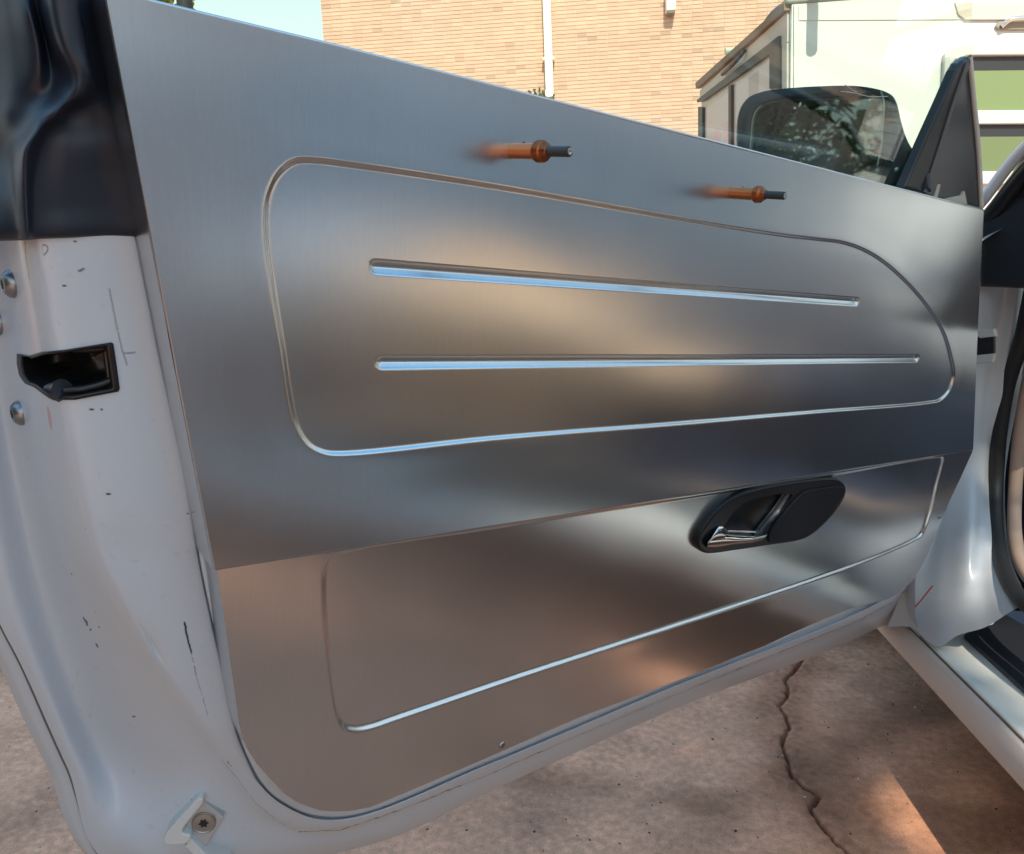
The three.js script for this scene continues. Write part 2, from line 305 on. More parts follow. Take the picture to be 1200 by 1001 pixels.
  const rack = add(van, 'roof_rack', merge([tube(rk, .028, 40, 8), rod(rk[1], rk[1].clone().setY(yT), .016), tube(rk.map(p => p.clone().add(V3(1.5, 0, 0))), .028, 30, 8)]), std([.05, .055, .06], .4));
  const cd = side.hit(850, 60, -.02), ce = V3(cd.x + 1.3, cd.y, cd.z);
  add(rack, 'cross_tube', rod(cd, ce, .021), std([.45, .46, .36], .5));
  // rear wall: seam, handle recess, window band with green panes
  const bq = (px, w0, dep, mat, name, bev = 0, parent = van) => add(parent, name, extrudeOn(back, px.map(p => back.px(p[0], p[1])), w0, dep, bev), mat);
  bq([[930, 6], [934, 6], [934, 235], [930, 235]], .002, .008, WHITE, 'corner_strip');
  bq([[936, 6.5], [1290, 3], [1290, 23], [1134, 23], [936, 24]], .002, .002, WHITE, 'rear_panel');
  bq([[1118, 4], [1260, 3], [1260, 24], [1130, 24], [1122, 18]], .005, .008, std([.60, .53, .45], .5), 'header_band', .002);
  bq([[1104, 66], [1110, 58], [1122, 55], [1290, 54], [1290, 66], [1130, 67], [1116, 72], [1107, 84], [1106, 112], [1102, 112]], .003, .03, std([.55, .56, .53], .5), 'window_frame', .006);
  bq([[1108, 86], [1117, 73], [1130, 68], [1290, 66], [1290, 83], [1109, 84]], .003, .006, DARK, 'window_dark_strip');  // dark strip across the top of the upper green pane
  bq([[1108, 84], [1290, 82], [1290, 130], [1108, 131]], .003, .007, std([.20, .27, .11], .25), 'window_pane');
  const rail = bq([[1104, 131], [1290, 130], [1290, 146], [1104, 147]], .003, .028, std([.55, .56, .53], .5), 'window_rail', .005);
  bq([[1108, 147], [1290, 146], [1290, 160], [1108, 161]], .003, .006, DARK, 'window_dark_strip');  // dark strip across the top of the lower green pane
  bq([[1108, 161], [1290, 160], [1290, 201], [1108, 202]], .003, .007, std([.16, .21, .09], .22), 'window_pane');
  bq([[1104, 202], [1290, 201], [1290, 216], [1104, 217]], .003, .028, std([.58, .58, .55], .5), 'window_rail', .005);
  const hs = [[1165, 32], [1168, 27], [1176, 25], [1290, 24], [1290, 35], [1175, 36], [1168, 35]];
  const hr = bq(hs, .003, .012, std([.30, .26, .18], .5), 'handle_recess', .004);
  const a = back.px(1171, 33), c = back.px(1180, 26), d = back.px(1280, 26.5);
  add(hr, 'handle', tube([back.P(a.x, a.y, .02), back.P(c.x, c.y, .035), back.P(d.x, d.y, .03)], .011, 30, 8), CHROME);
}

// ------------------------------------------------------------------ the car and its open door
const CAR = thing('parked_car', 'white car with its door swung open and bare aluminium panels on the door', 'car', V3(1.4, 0, -.6));
const DU = V3(Math.sin(48 * D2R), 0, -Math.cos(48 * D2R)), UP = V3(0, 1, 0);
const DOORP = EYE.clone().addScaledVector(ray(200, 400).normalize(), .50);
const main = new Frame(DOORP, DU, UP.clone().addScaledVector(V3(-DU.z, 0, DU.x), Math.tan(10 * D2R)));                   // face of the upper panel
const DW = main.N;
const creaseA = main.hit(252, 667), creaseB = main.hit(1140, 527);
const low = new Frame(creaseA, creaseB.clone().sub(creaseA), main.Y.clone().addScaledVector(DW, .075));   // lower panel leans in at the foot
const JW = -.034;

// painted door shell
const S = {
  A: [[192, 255], [215, 411], [238, 560], [262, 667], [285, 784], [305, 865], [350, 922], [405, 933], [570, 872], [795, 783], [990, 700], [1045, 672], [1080, 628], [1095, 590], [1112, 545]],
  B: [[44, 255], [74, 411], [102, 560], [132, 667], [200, 784], [270, 878], [334, 946], [402, 962], [577, 896], [800, 801], [1004, 720], [1060, 683], [1095, 638], [1108, 592], [1124, 545]],
  B2: [[34, 255], [62, 411], [90, 560], [120, 667], [188, 784], [260, 882], [324, 955], [401, 968], [577, 901], [800, 807], [1006, 725], [1066, 687], [1101, 641], [1113, 593], [1129, 545]],
  C: [[21, 255], [50, 411], [76, 560], [106, 667], [174, 784], [248, 888], [314, 965], [400, 974], [578, 907], [801, 812], [1009, 729], [1069, 690], [1103, 643], [1114, 594], [1131, 545]],
  D0: [[4, 255], [28, 411], [52, 560], [82, 667], [140, 784], [205, 895], [262, 985], [425, 982], [584, 914], [802, 819], [1012, 736], [1073, 698], [1105, 650], [1115, 598], [1132, 545]],
  D: [[-25, 255], [-8, 411], [18, 560], [44, 677], [80, 790], [125, 897], [185, 1010], [440, 988], [590, 920], [803, 826], [1015, 743], [1076, 706], [1106, 656], [1116, 601], [1133, 546]],
  E0: [[-50, 255], [-36, 411], [-14, 560], [12, 690], [46, 790], [92, 897], [160, 1025], [442, 984], [591, 916], [803, 822], [1015, 739], [1075, 702], [1105, 653], [1115, 599], [1132, 545]],
  E: [[-70, 255], [-55, 411], [-38, 560], [-14, 700], [26, 785], [76, 897], [140, 1020], [443, 975], [591, 906], [803, 812], [1014, 729], [1072, 692], [1102, 645], [1113, 592], [1130, 545]],
};
const SD = { A: JW, B: JW, B2: JW - .004, C: JW - .014, D0: JW - .045, D: JW - .102, E0: JW - .090, E: JW - .099 };
{
  const gapPx = [[160, 255], [191, 411], [223, 560], [240, 667], [266, 784], [289, 878], [328, 936], [402, 956], [574, 891], [797, 797], [1000, 716], [1052, 688], [1088, 638], [1102, 591], [1119, 545]];
  gapPx.forEach((p, i) => { p[0] -= [5, 5, 5, 5, 5, 4, 2][i] || 0; if (i >= 6 && i < 11) p[1] += 2; });
  const side = gapPx.map((p, i) => i < 6 ? [1, 0] : i === 6 ? [.7, -.7] : i < 11 ? [.3, -.95] : [-.9, -.3]);
  S.A1 = gapPx.map((p, i) => [p[0] + side[i][0] * 3, p[1] + side[i][1] * 3]); S.A2 = gapPx; S.A3 = gapPx.map((p, i) => [p[0] - side[i][0] * 3, p[1] - side[i][1] * 3]);
  SD.A1 = JW; SD.A2 = JW - .007; SD.A3 = JW;
}
const rail = k => S[k].map(([x, y], i) => { let w = SD[k]; if (i >= 7 && (k === 'D0' || k === 'D')) w = JW - (k === 'D0' ? .030 : .056); if (i >= 7 && (k === 'E0' || k === 'E')) w = JW - (k === 'E0' ? .075 : .10); if (i >= 3 && 'ABC'.includes(k[0])) w -= i === 3 ? .002 : i === 4 ? .006 : i === 5 ? .009 : .013; if (i >= 7 && k[0] === 'D') w -= .008; if (i === 6 && k[0] === 'D') w = JW - (k === 'D0' ? .035 : .06); return main.hit(x, y, w); });
const shellRails = ['A', 'A1', 'A2', 'A3', 'B', 'B2', 'C', 'D0', 'D', 'E0', 'E'].map(rail);
let shellGeo = loft(shellRails, 620, 24, false, (p, s, t) => {
  p.addScaledVector(DW, .0011 * fbm(s * 14, t * 5, 2.2, 3) * sst(0, .12, t));
  const dent = (a, b, ra, rb, d) => { const q = ((s - a) / ra) ** 2 + ((t - b) / rb) ** 2; p.addScaledVector(DW, -d * Math.exp(-q)); };
  dent(.268, .42, .012, .03, .0035); dent(.20, .37, .02, .04, .0012);
});
// wear marks, found on the shell by the pixel where the photograph shows them
function nearestUV(g, px, py) { const p = g.attributes.position, uv = g.attributes.uv; let best = 1e9, r = 0; const v = V3(0, 0, 0), q = camera.quaternion.clone().invert(); for (let i = 0; i < p.count; i++) { if (uv.getY(i) > .72) continue; v.fromBufferAttribute(p, i).sub(EYE).applyQuaternion(q); const x = CX + F * v.x / -v.z, y = CY - F * v.y / -v.z, d = (x - px) ** 2 + (y - py) ** 2; if (d < best) { best = d; r = i; } } const ni = 620, scr = k => { v.fromBufferAttribute(p, k).sub(EYE).applyQuaternion(q); return [CX + F * v.x / -v.z, CY - F * v.y / -v.z]; }; const a = scr(r), sa = (r % ni) < ni - 1 ? 1 : -1, sb = r + ni < p.count ? ni : -ni, b = scr(r + sa), c = scr(r + sb); const e = [b[0] - a[0], b[1] - a[1]], f = [c[0] - a[0], c[1] - a[1]], D = e[0] * f[1] - e[1] * f[0] || 1e-9, gx = px - a[0], gy = py - a[1]; const s = Math.max(-1, Math.min(1, (gx * f[1] - gy * f[0]) / D)), t = Math.max(-1, Math.min(1, (e[0] * gy - e[1] * gx) / D)); return [uv.getX(r) + s * (uv.getX(r + sa) - uv.getX(r)), uv.getY(r) + t * (uv.getY(r + sb) - uv.getY(r))]; }
const MARKW = 2048, MARKH = 1024, mcv = document.createElement('canvas'); mcv.width = MARKW; mcv.height = MARKH;
const mc = mcv.getContext('2d'); mc.fillStyle = '#cdd6df'; mc.fillRect(0, 0, MARKW, MARKH);
{
  const at = (x, y) => { const [u, v] = nearestUV(shellGeo, x, y); return [u * MARKW, (1 - v) * MARKH]; };
  for (let i = 0; i < 2600; i++) { mc.globalAlpha = .04 + .05 * rnd(); mc.fillStyle = rnd() < .5 ? '#8d8377' : '#eef0f2'; mc.beginPath(); mc.ellipse(rnd() * MARKW, rnd() * MARKH, 1 + rnd() * 3, 1 + rnd() * 5, rnd() * 3, 0, 7); mc.fill(); }
  mc.globalAlpha = 1; mc.lineCap = 'round';
  const line = (pts, wpx, col, al = 1, breaks = 0) => { mc.strokeStyle = col; mc.lineWidth = wpx; mc.globalAlpha = al; for (let i = 1; i < pts.length; i++) { if (rnd() < breaks) continue; const a = at(...pts[i - 1]), b = at(...pts[i]); mc.beginPath(); mc.moveTo(...a); mc.lineTo(...b); mc.stroke(); } mc.globalAlpha = 1; };
  const fine = (pts, n, jit) => { const out = []; for (let i = 1; i < pts.length; i++) for (let k = 0; k < n; k++) { const f = k / n; out.push([pts[i - 1][0] + (pts[i][0] - pts[i - 1][0]) * f + rr(-jit, jit), pts[i - 1][1] + (pts[i][1] - pts[i - 1][1]) * f + rr(-jit, jit)]); } out.push(pts[pts.length - 1]); return out; };
  line(fine([[216, 728], [219, 745], [224, 764]], 12, .5), 1.9, '#15181b', 1, .06);
  line(fine([[224, 764], [230, 793], [237, 815], [243, 838]], 14, .5), 1.0, '#3b4046', .8, .3);
  line(fine([[261, 885], [266, 893], [271, 898]], 4, 1.5), 2.5, '#20252a', .9, .3);
  line(fine([[128, 338], [136, 380], [143, 410], [149, 428]], 16, .25), .9, '#6d747c', .75, .1);
  line(fine([[146, 414], [158, 413]], 3, .5), 1.8, '#7b828a', .7, 0);
  line(fine([[92, 318], [98, 315]], 3, .5), 2, '#5a6068', .8, 0);
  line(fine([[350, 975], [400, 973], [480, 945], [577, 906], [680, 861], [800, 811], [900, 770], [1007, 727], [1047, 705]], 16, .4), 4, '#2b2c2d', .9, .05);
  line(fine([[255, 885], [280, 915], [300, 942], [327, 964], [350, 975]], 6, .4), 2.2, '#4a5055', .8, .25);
  line(fine([[28, 275], [30, 290], [34, 325]], 5, .8), 5, '#b59a4e', .8, .1);
  line(fine([[42, 340], [46, 368], [49, 395]], 5, .6), 2, '#d8d2c4', .9, .1);
  line(fine([[94, 725], [101, 728], [102, 732]], 3, .5), 3, '#15171a', 1); line([[108, 756], [114, 758]], 2.6, '#15171a');
  for (const [x, y] of [[101, 733], [106, 738], [84, 673], [112, 718], [106, 866], [143, 979], [116, 735], [100, 619], [220, 602], [127, 579], [88, 283], [75, 335], [107, 480], [220, 470], [119, 480],  [542, 905], [606, 880], [733, 834], [774, 812]]) { const a = at(x, y); mc.fillStyle = '#1a1c1f'; mc.beginPath(); mc.ellipse(a[0], a[1], 0.7 + rnd() * .7, .8 + rnd() * 2.2, 0, 0, 7); mc.fill(); }
  const fing = at(58, 490); mc.globalAlpha = .35; mc.fillStyle = '#c46a5c'; mc.beginPath(); mc.ellipse(fing[0], fing[1], 14, 8, 0, 0, 7); mc.fill(); mc.globalAlpha = 1;
  const ov = at(51, 293); mc.strokeStyle = '#777d84'; mc.lineWidth = 1.6; mc.beginPath(); mc.ellipse(ov[0], ov[1], 5, 10, .3, 0, 7); mc.stroke();
}
const markTex = new THREE.CanvasTexture(mcv); markTex.colorSpace = THREE.SRGBColorSpace; markTex.wrapS = markTex.wrapT = THREE.ClampToEdgeWrapping;
const DOORPAINT = new THREE.MeshPhysicalMaterial({ map: markTex, roughness: .40, clearcoat: .45, clearcoatRoughness: .15, side: THREE.DoubleSide });

// opening for the latch, cut out of the shell
const latchPx = [[75, 595], [100, 598], [130, 605], [158, 596], [185, 587], [290, 578], [400, 560], [500, 544], [511, 550], [526, 650], [540, 752], [534, 766], [440, 784], [340, 803], [240, 805], [220, 796], [200, 782], [150, 745], [112, 730], [95, 708], [84, 688], [75, 640]].map(([x, y]) => [x / 3.85, 260 + y / 3.85]);
const inPoly = (P, x, y) => { let c = false; for (let i = 0, j = P.length - 1; i < P.length; j = i++) { const [ax, ay] = P[i], [bx, by] = P[j]; if ((ay > y) !== (by > y) && x < (bx - ax) * (y - ay) / (by - ay) + ax) c = !c; } return c; };
const toPx = p => { const v = p.clone().sub(EYE).applyQuaternion(camera.quaternion.clone().invert()); return [CX + F * v.x / -v.z, CY - F * v.y / -v.z]; };
const shellProbe = new THREE.Mesh(shellGeo.clone(), PAINT); shellProbe.updateMatrixWorld(true);
const onShell = (px, py) => { const rc = new THREE.Raycaster(EYE, ray(px, py).normalize(), .05, 5); shellProbe.material.side = THREE.DoubleSide; const h = rc.intersectObject(shellProbe); return h.length ? h[0] : null; };
{
  const c = latchPx.reduce((a, p) => [a[0] + p[0] / latchPx.length, a[1] + p[1] / latchPx.length], [0, 0]);
  const hole = latchPx.map(([x, y]) => [c[0] + (x - c[0]) * .915, c[1] + (y - c[1]) * .915]);
  const p = shellGeo.attributes.position, ix = shellGeo.index.array, keep = [], P2 = [];
  for (let i = 0; i < p.count; i++) P2.push(toPx(V3(0, 0, 0).fromBufferAttribute(p, i)));
  for (let i = 0; i < ix.length; i += 3) { const x = (P2[ix[i]][0] + P2[ix[i + 1]][0] + P2[ix[i + 2]][0]) / 3, y = (P2[ix[i]][1] + P2[ix[i + 1]][1] + P2[ix[i + 2]][1]) / 3; if (!inPoly(hole, x, y)) keep.push(ix[i], ix[i + 1], ix[i + 2]); }
  shellGeo.setIndex(keep);
}
const DOOR = add(CAR, 'door', shellGeo, DOORPAINT);
// hem and outer skin
{
  const Fo = [[-88, 240], [-75, 411], [-60, 560], [-32, 705], [6, 795], [52, 893], [118, 1012], [330, 990], [480, 930]].map(p => main.hit(p[0], p[1], JW - .112));
  const Ei = [[-70, 240], [-55, 411], [-38, 560], [-14, 700], [26, 785], [76, 897], [140, 1020], [350, 978], [490, 915]].map(p => main.hit(p[0], p[1], JW - .100));
  const Em = Ei.map((p, i) => p.clone().lerp(Fo[i], .55).addScaledVector(DW, .004));
  const Eb = Fo.map(p => p.clone().addScaledVector(DW, -.010));
  const Ek = Fo.map(p => p.clone().addScaledVector(DW, -.012).addScaledVector(DU, .05));
  const hem = loft([Ei.map(p => p.clone().addScaledVector(DW, -.004)), Ei, Em, Fo, Eb, Ek], 160, 4, true);
  add(DOOR, 'hem_flange', hem, PAINT);
  const sealLine = Ei.map((p, i) => p.clone().lerp(Fo[i], -.04).addScaledVector(DW, .0005));
  add(DOOR, 'seam_sealer', tube(sealLine, .0009, 120, 6), std([.13, .125, .12], .8));
  // outer skin behind everything, gently bowed
  const o = [], q = main;
  const a = q.to2(Fo[0]), b = q.to2(main.hit(1133, 545, 0));
  const rows = []; const nb = 16, na = 30;
  for (let j = 0; j <= nb; j++) { const r = []; for (let i = 0; i <= na; i++) { const s = i / na, t = j / nb; const yB = -.50 + .10 * s, yT = .17 - .08 * s; const x = a.x + .03 + (b.x + .03 - a.x) * s + (1 - t) * .02 + .19 * Math.pow(1 - t, 3) * (1 - s); const y = yB + .035 + (yT - yB) * t; r.push(main.P(x, y, JW - .118 - .05 * Math.sin(Math.PI * Math.min(1, t * .8 + .2)) * Math.sin(Math.PI * (.15 + .7 * s)))); } rows.push(r); }
  add(DOOR, 'outer_skin', gridGeo(rows), PAINT);
}
// latch recess liner
{
  const c = latchPx.reduce((a, p) => [a[0] + p[0] / latchPx.length, a[1] + p[1] / latchPx.length], [0, 0]);
  const ring = []; latchPx.forEach((p, i) => { const q = latchPx[(i + 1) % latchPx.length]; for (let k = 0; k < 4; k++) ring.push([p[0] + (q[0] - p[0]) * k / 4, p[1] + (q[1] - p[1]) * k / 4]); });
  const sc = f => ring.map(([x, y]) => [c[0] + (x - c[0]) * f, c[1] + (y - c[1]) * f]);
  const lift = (L, f) => L.map(([x, y]) => { const h = onShell(x, y); const p = h ? h.point : main.hit(x, y, JW); return p.addScaledVector(ray(x, y).normalize(), -f); });
  const inw = DW.clone().multiplyScalar(-.8).addScaledVector(DU, .6).normalize();
  const R0 = lift(sc(1.015), -.003), R1 = lift(sc(.995), .0016), R2 = lift(sc(.91), .0016), R3 = lift(sc(.85), .0006), R4 = lift(sc(.80), 0).map(p => p.addScaledVector(inw, .022)), R5 = lift(sc(.72), 0).map(p => p.addScaledVector(inw, .036)), R6 = lift(sc(.35), 0).map(p => p.addScaledVector(inw, .038)), R7 = lift(sc(.02), 0).map(p => p.addScaledVector(inw, .038));
  const cl = r => r.concat([r[0]]);
  const lin = add(DOOR, 'latch_recess', gridGeo([R0, R1, R2, R3, R4, R5, R6, R7].map(cl)), std([.012, .013, .015], .34));
  const m0 = onShell(54, 461).point.addScaledVector(inw, .006), m1 = onShell(66, 458).point.addScaledVector(inw, .008);
  add(DOOR, 'latch_claw', merge([rod(m0, m1, .0052, .0052, 16), rod(onShell(66, 461).point.addScaledVector(inw, .004), onShell(70, 459).point.addScaledVector(inw, .004), .007, .007, 16)]), std([.03, .035, .045], .3));
  const e0 = onShell(120, 432).point.addScaledVector(inw, .026);
  add(DOOR, 'latch_plate', extrudeOn(new Frame(e0, DU, UP), [[-.011, -.018], [.011, -.018], [.011, .018], [-.011, .018]].map(p => new THREE.Vector2(...p)), 0, .004, .0012), std([.09, .08, .06], .45, .6));
  const b0 = [[72, 460], [90, 458], [112, 453], [128, 447]].map(p => onShell(p[0], p[1]).point.addScaledVector(inw, .004)); add(DOOR, 'latch_rib', tube(b0, .0022, 30, 8), std([.02, .02, .022], .3));
  const b1 = [[76, 413], [100, 412], [122, 410]].map(p => onShell(p[0], p[1]).point.addScaledVector(inw, .008)); add(DOOR, 'latch_rib', tube(b1, .0022, 30, 8), std([.02, .02, .022], .3));
}
// screws on the shut face
for (const [x, y, s] of [[14, 333, 1], [-2, 378, 1], [24, 484, 1]]) {
  const h = onShell(x, y) || onShell(Math.max(x, 2), y); let n = h.face.normal.clone(); if (n.dot(ray(x, y)) > 0) n.negate();
  const O = h.point;
  const sc = add(DOOR, 'latch_screw', lathe([[0, .0052], [.0022, .0052], [.0026, .0030], [.0030, .0053], [.0062, .0046], [.0085, .0022], [.0088, 0]].map(p => [p[0] * .95, p[1]]), O, n), std([.30, .33, .36], .34, .9));
  const star = []; for (let k = 0; k < 12; k++) { const r = k & 1 ? .0016 : .0028, a = k * Math.PI / 6; star.push(new THREE.Vector2(r * Math.cos(a), r * Math.sin(a))); }
  const fx = new THREE.Vector3().crossVectors(UP, n).normalize();
  add(sc, 'screw_socket', extrudeOn(new Frame(O, fx, n.clone().cross(fx)), star, .0046, .0009), std([.02, .02, .02], .6));
}
// bracket with torx bolt, bottom corner
{
  const h = onShell(240, 962), B = h.point.clone(); let n = DW.clone().multiplyScalar(.86).addScaledVector(DU, -.45).addScaledVector(UP, .12).normalize();
  const fr = new Frame(B, new THREE.Vector3().crossVectors(UP, n).normalize(), UP.clone().addScaledVector(n, -UP.dot(n)));
  const q = ([x, y], w) => fr.px(160 + x / 6, 860 + y / 6, w);
  const m1 = std([.52, .53, .52], .45, .35), m2 = std([.70, .72, .70], .42, .1);
  const br = add(DOOR, 'check_bracket', extrudeOn(fr, [[380, 470], [465, 468], [612, 590], [500, 775], [470, 800], [330, 705]].map(p => q(p, .006)), -.012, .018, .001), m1);
  const J = [[188, 765], [196, 722], [260, 640], [345, 545], [432, 456], [452, 452], [468, 466], [464, 492], [400, 575], [328, 672], [326, 698], [345, 708], [372, 713], [380, 728], [372, 756], [345, 776], [270, 786], [205, 782]].map(p => q(p, .014));
  add(br, 'bracket_flange', extrudeOn(fr, smoothLoop(J, 90), -.010, .024, .0015), m2);
  const arm = [[372, 730], [352, 780], [330, 800], [560, 1010], [640, 1010]].map(p => q(p, .012)); add(br, 'bracket_arm', extrudeOn(fr, arm, -.014, .026, .002), m2);
  const bc = fr.px(160 + 472 / 6, 860 + 628 / 6, .007), bp = fr.P(bc.x, bc.y, .006);
  const bolt = add(br, 'bolt', lathe([[0, .0014], [.0078, .0014], [.0083, .0004], [.0089, .0016], [.0097, .0014], [.0098, 0]], bp, n), std([.38, .38, .37], .38, .8));
  const star = []; for (let k = 0; k < 12; k++) { const r = k & 1 ? .0026 : .0043, a = k * Math.PI / 6; star.push(new THREE.Vector2(r * Math.cos(a), r * Math.sin(a))); }
  add(bolt, 'bolt_socket', extrudeOn(new Frame(bp, fr.X, fr.Y), star, .0013, .0006), std([.015, .015, .015], .6));
}

// ---- aluminium panels
function sheet(top, bottom, nx, ny, fr, disp, mirrorTop) {   // rails already sampled to nx points on fr's plane
  const rows = []; for (let j = 0; j < ny; j++) { const t = j / (ny - 1), r = []; for (let i = 0; i < nx; i++) { const p = top[i].clone().lerp(bottom[i], t), q = fr.to2(p); p.addScaledVector(fr.N, disp(q.x, q.y)); r.push(p); } rows.push(r); }
  return gridGeo(rows, (s, t, p) => { const q = fr.to2(p); return [q.x / 1, q.y / 1]; });
}
const swage = (d, w) => { const t = Math.max(-1, Math.min(1, d / w)); return .5 + .5 * Math.sin(t * Math.PI / 2); };     // 0 inside .. 1 outside
const creasePts = polyline([creaseA, creaseB], 820);
{
  const topPts = polyline([main.hit(123, -10), main.hit(400, 56.5), main.hit(800, 157.5), main.hit(1153, 247)], 820);
  const loopPx = [[350, 188], [340, 192], [331, 199], [321, 213], [313, 238], [313, 283], [320, 334], [333, 411], [343, 477], [350, 501], [363, 521], [380, 530], [400, 532], [587, 513], [800, 496], [967, 482], [1087, 472], [1103, 468], [1113, 457], [1118, 440], [1115, 417], [1107, 391], [1093, 367], [1073, 341], [1040, 310], [1013, 293], [987, 284], [960, 280.5], [913, 275], [800, 257], [600, 222], [500, 206], [400, 191.5], [370, 188]];
  const loop = smoothLoop(loopPx.map(p => main.px(...p)), 260), sd = polySDF(loop);
  const bead = (a, b) => { const A = main.px(...a), B = main.px(...b); return (x, y) => { const d = Math.sqrt(pointSeg(x, y, A.x, A.y, B.x, B.y)); const r = .0050; return d < r * 1.6 ? -.0038 * sst(0, .35, Math.max(0, 1.12 - Math.sqrt((d / r) ** 2 + .014))) * Math.max(0, 1.12 - Math.sqrt((d / r) ** 2 + .014)) : 0; }; };
  const b1 = bead([443, 313.5], [1006, 354]), b2 = bead([450, 426], [1077, 420.5]);
  const bx = loop.map(p => p.x), by = loop.map(p => p.y), x0 = Math.min(...bx) - .09, x1 = Math.max(...bx) + .09, y0 = Math.min(...by) - .09, y1 = Math.max(...by) + .09;
  const disp = (x, y) => {
    let w = .0009 * noise.noise(x * 4.2, y * 4.6, 1.5) + .0004 * noise.noise(x * 9, y * 8, 4.1);
    if (x > x0 && x < x1 && y > y0 && y < y1) { const d = sd(x, y); w += -.0021 * (1 - swage(d, .0017)) + .0005 * Math.exp(-((Math.max(0, d) / .016) ** 2)) * (d > -.003 ? 1 : 0) * swage(d, .0017); }
    return w + b1(x, y) + b2(x, y);
  };
  const g = sheet(topPts, creasePts, 820, 460, main, disp);
  // folded returns on the left, top and right edges
  const edge = (pts, dep, out) => gridGeo([pts.map(p => p.clone().addScaledVector(DW, disp(...main.to2(p).toArray()))), pts.map(p => p.clone().addScaledVector(DW, -.0012).add(out.clone().multiplyScalar(.0012))), pts.map(p => p.clone().addScaledVector(DW, -dep).add(out.clone().multiplyScalar(.0014)))], (s, t, p) => [main.to2(p).x, t * .03]);
  const L = polyline([main.hit(123, -10), creaseA], 200), R = polyline([main.hit(1153, 247), creaseB], 200);
  const up = add(DOOR, 'upper_panel', merge([g, edge(L, .05, DU.clone().negate()), edge(R, .03, DU), edge(topPts, .030, UP), tube(topPts.filter((_, i) => i % 20 === 0 || i === 819).map(p => p.clone().addScaledVector(UP, .0006).addScaledVector(DW, -.0012)), .0014, 120, 8)]), ALU);
  // lip where the upper sheet ends above the lower one
  const lip = [-1, 0, 1].map(k => creasePts.map(p => k === 1 ? p.clone().addScaledVector(DW, -.006).addScaledVector(UP, -.0006) : p.clone().addScaledVector(UP, k < 0 ? 0 : -.0012).addScaledVector(DW, k < 0 ? .0002 : -.0006)));
  add(up, 'folded_lip', gridGeo(lip, (s, t) => [s, t * .01]), ALU);
}
{
  const O = creaseA.clone().addScaledVector(UP, -.0015).addScaledVector(DW, -.0025);
  low.O.copy(O);
  const outline = [[254, 669], [262, 722], [272, 790], [280, 848], [285, 866], [291, 880], [300, 894], [311, 907], [333, 930], [346, 939], [360, 945], [376, 950], [393, 951], [412, 950], [433, 946], [543, 900], [680, 840], [800, 795], [897, 757], [967, 725], [1003, 711], [1040, 702.5], [1058, 692], [1071, 679], [1084, 656], [1095, 631], [1112, 589], [1126, 560], [1140, 529]].map(p => low.hit(...p));
  const bot = polyline(outline, 820), top = polyline([low.hit(254, 668), low.hit(1139, 528)], 820);
  const loopPx = [[395, 651], [386, 658], [381, 670], [380, 690], [382, 740], [388, 800], [394, 835], [398, 846], [405, 853], [418, 855.5], [437, 852], [460, 844], [600, 796], [800, 731], [987, 668], [1070, 634], [1081, 626], [1090, 603], [1098, 570], [1104, 548], [1106, 538], [1098, 537], [967, 559], [800, 585], [600, 616]];
  const loop = smoothLoop(loopPx.map(p => low.px(...p)), 240), sd = polySDF(loop);
  const disp = (x, y) => { const d = sd(x, y); return .0008 * noise.noise(x * 4, y * 5, 7.5) + .0005 * noise.noise(x * 9, y * 8, 3) - .0032 * (1 - swage(d, .0021)) + .0004 * Math.exp(-((Math.max(0, d) / .014) ** 2)) * swage(d, .0021); };
  const g = sheet(top, bot, 820, 230, low, disp);
  const inHole = []; { const hp0 = [[318, 400], [345, 360], [395, 292], [455, 240], [600, 192], [735, 180], [752, 196], [700, 285], [640, 362], [600, 412], [560, 470], [400, 505], [262, 505], [262, 480]].map(([x, y]) => low.px(780 + x / 5, 540 + y / 5, .01)); const P = smoothLoop(hp0, 80).map(p => [p.x, p.y]), pos = g.attributes.position, ix = g.index.array, v = V3(0, 0, 0), q = []; for (let i = 0; i < pos.count; i++) { const t = low.to2(v.fromBufferAttribute(pos, i)); q.push(inPoly(P, t.x, t.y)); } for (let i = 0; i < ix.length; i += 3) if (!(q[ix[i]] && q[ix[i + 1]] && q[ix[i + 2]])) inHole.push(ix[i], ix[i + 1], ix[i + 2]); g.setIndex(inHole); }
  const rim = gridGeo([bot.map(p => p.clone()), bot.map(p => p.clone().addScaledVector(low.N, -.0014)), bot.map(p => p.clone().addScaledVector(DW, -.052))], (s, t) => [s, t * .01]);
  add(DOOR, 'lower_panel', merge([g, rim]), ALU);
  // rivet
  const rv = low.hit(588, 873); add(DOOR, 'rivet', lathe([[0, .0022], [.0016, .0022], [.0018, .0014], [.0022, .0022], [.0036, .0012], [.0042, 0]], rv, low.N, 18), STEEL);
  const rv2 = low.hit(1101, 606); add(DOOR, 'rivet', lathe([[0, .0022], [.0016, .0022], [.0018, .0014], [.0022, .0022], [.0036, .0012], [.0042, 0]], rv2, low.N, 18), STEEL);
  // inside door handle
  const hp = (list, w) => list.map(([x, y]) => low.px(780 + x / 5, 540 + y / 5, w));
  const out = smoothLoop(hp([[238, 545], [205, 530], [189, 500], [190, 465], [205, 425], [245, 362], [300, 292], [370, 232], [450, 193], [600, 153], [780, 121], [940, 104], [985, 104], [1022, 116], [1052, 142], [1060, 172], [1048, 215], [1010, 280], [960, 342], [900, 402], [840, 446], [780, 470], [620, 496], [400, 529], [290, 545]], .005), 140);
  const cup = smoothLoop(hp([[318, 400], [345, 360], [395, 292], [455, 240], [600, 192], [735, 180], [752, 196], [700, 285], [640, 362], [600, 412], [560, 470], [400, 505], [262, 505], [262, 480]], .005), 110);
  add(DOOR, 'handle_bezel', extrudeOn(low, out, -.002, .0075, .003, [cup], 4), BLACK);
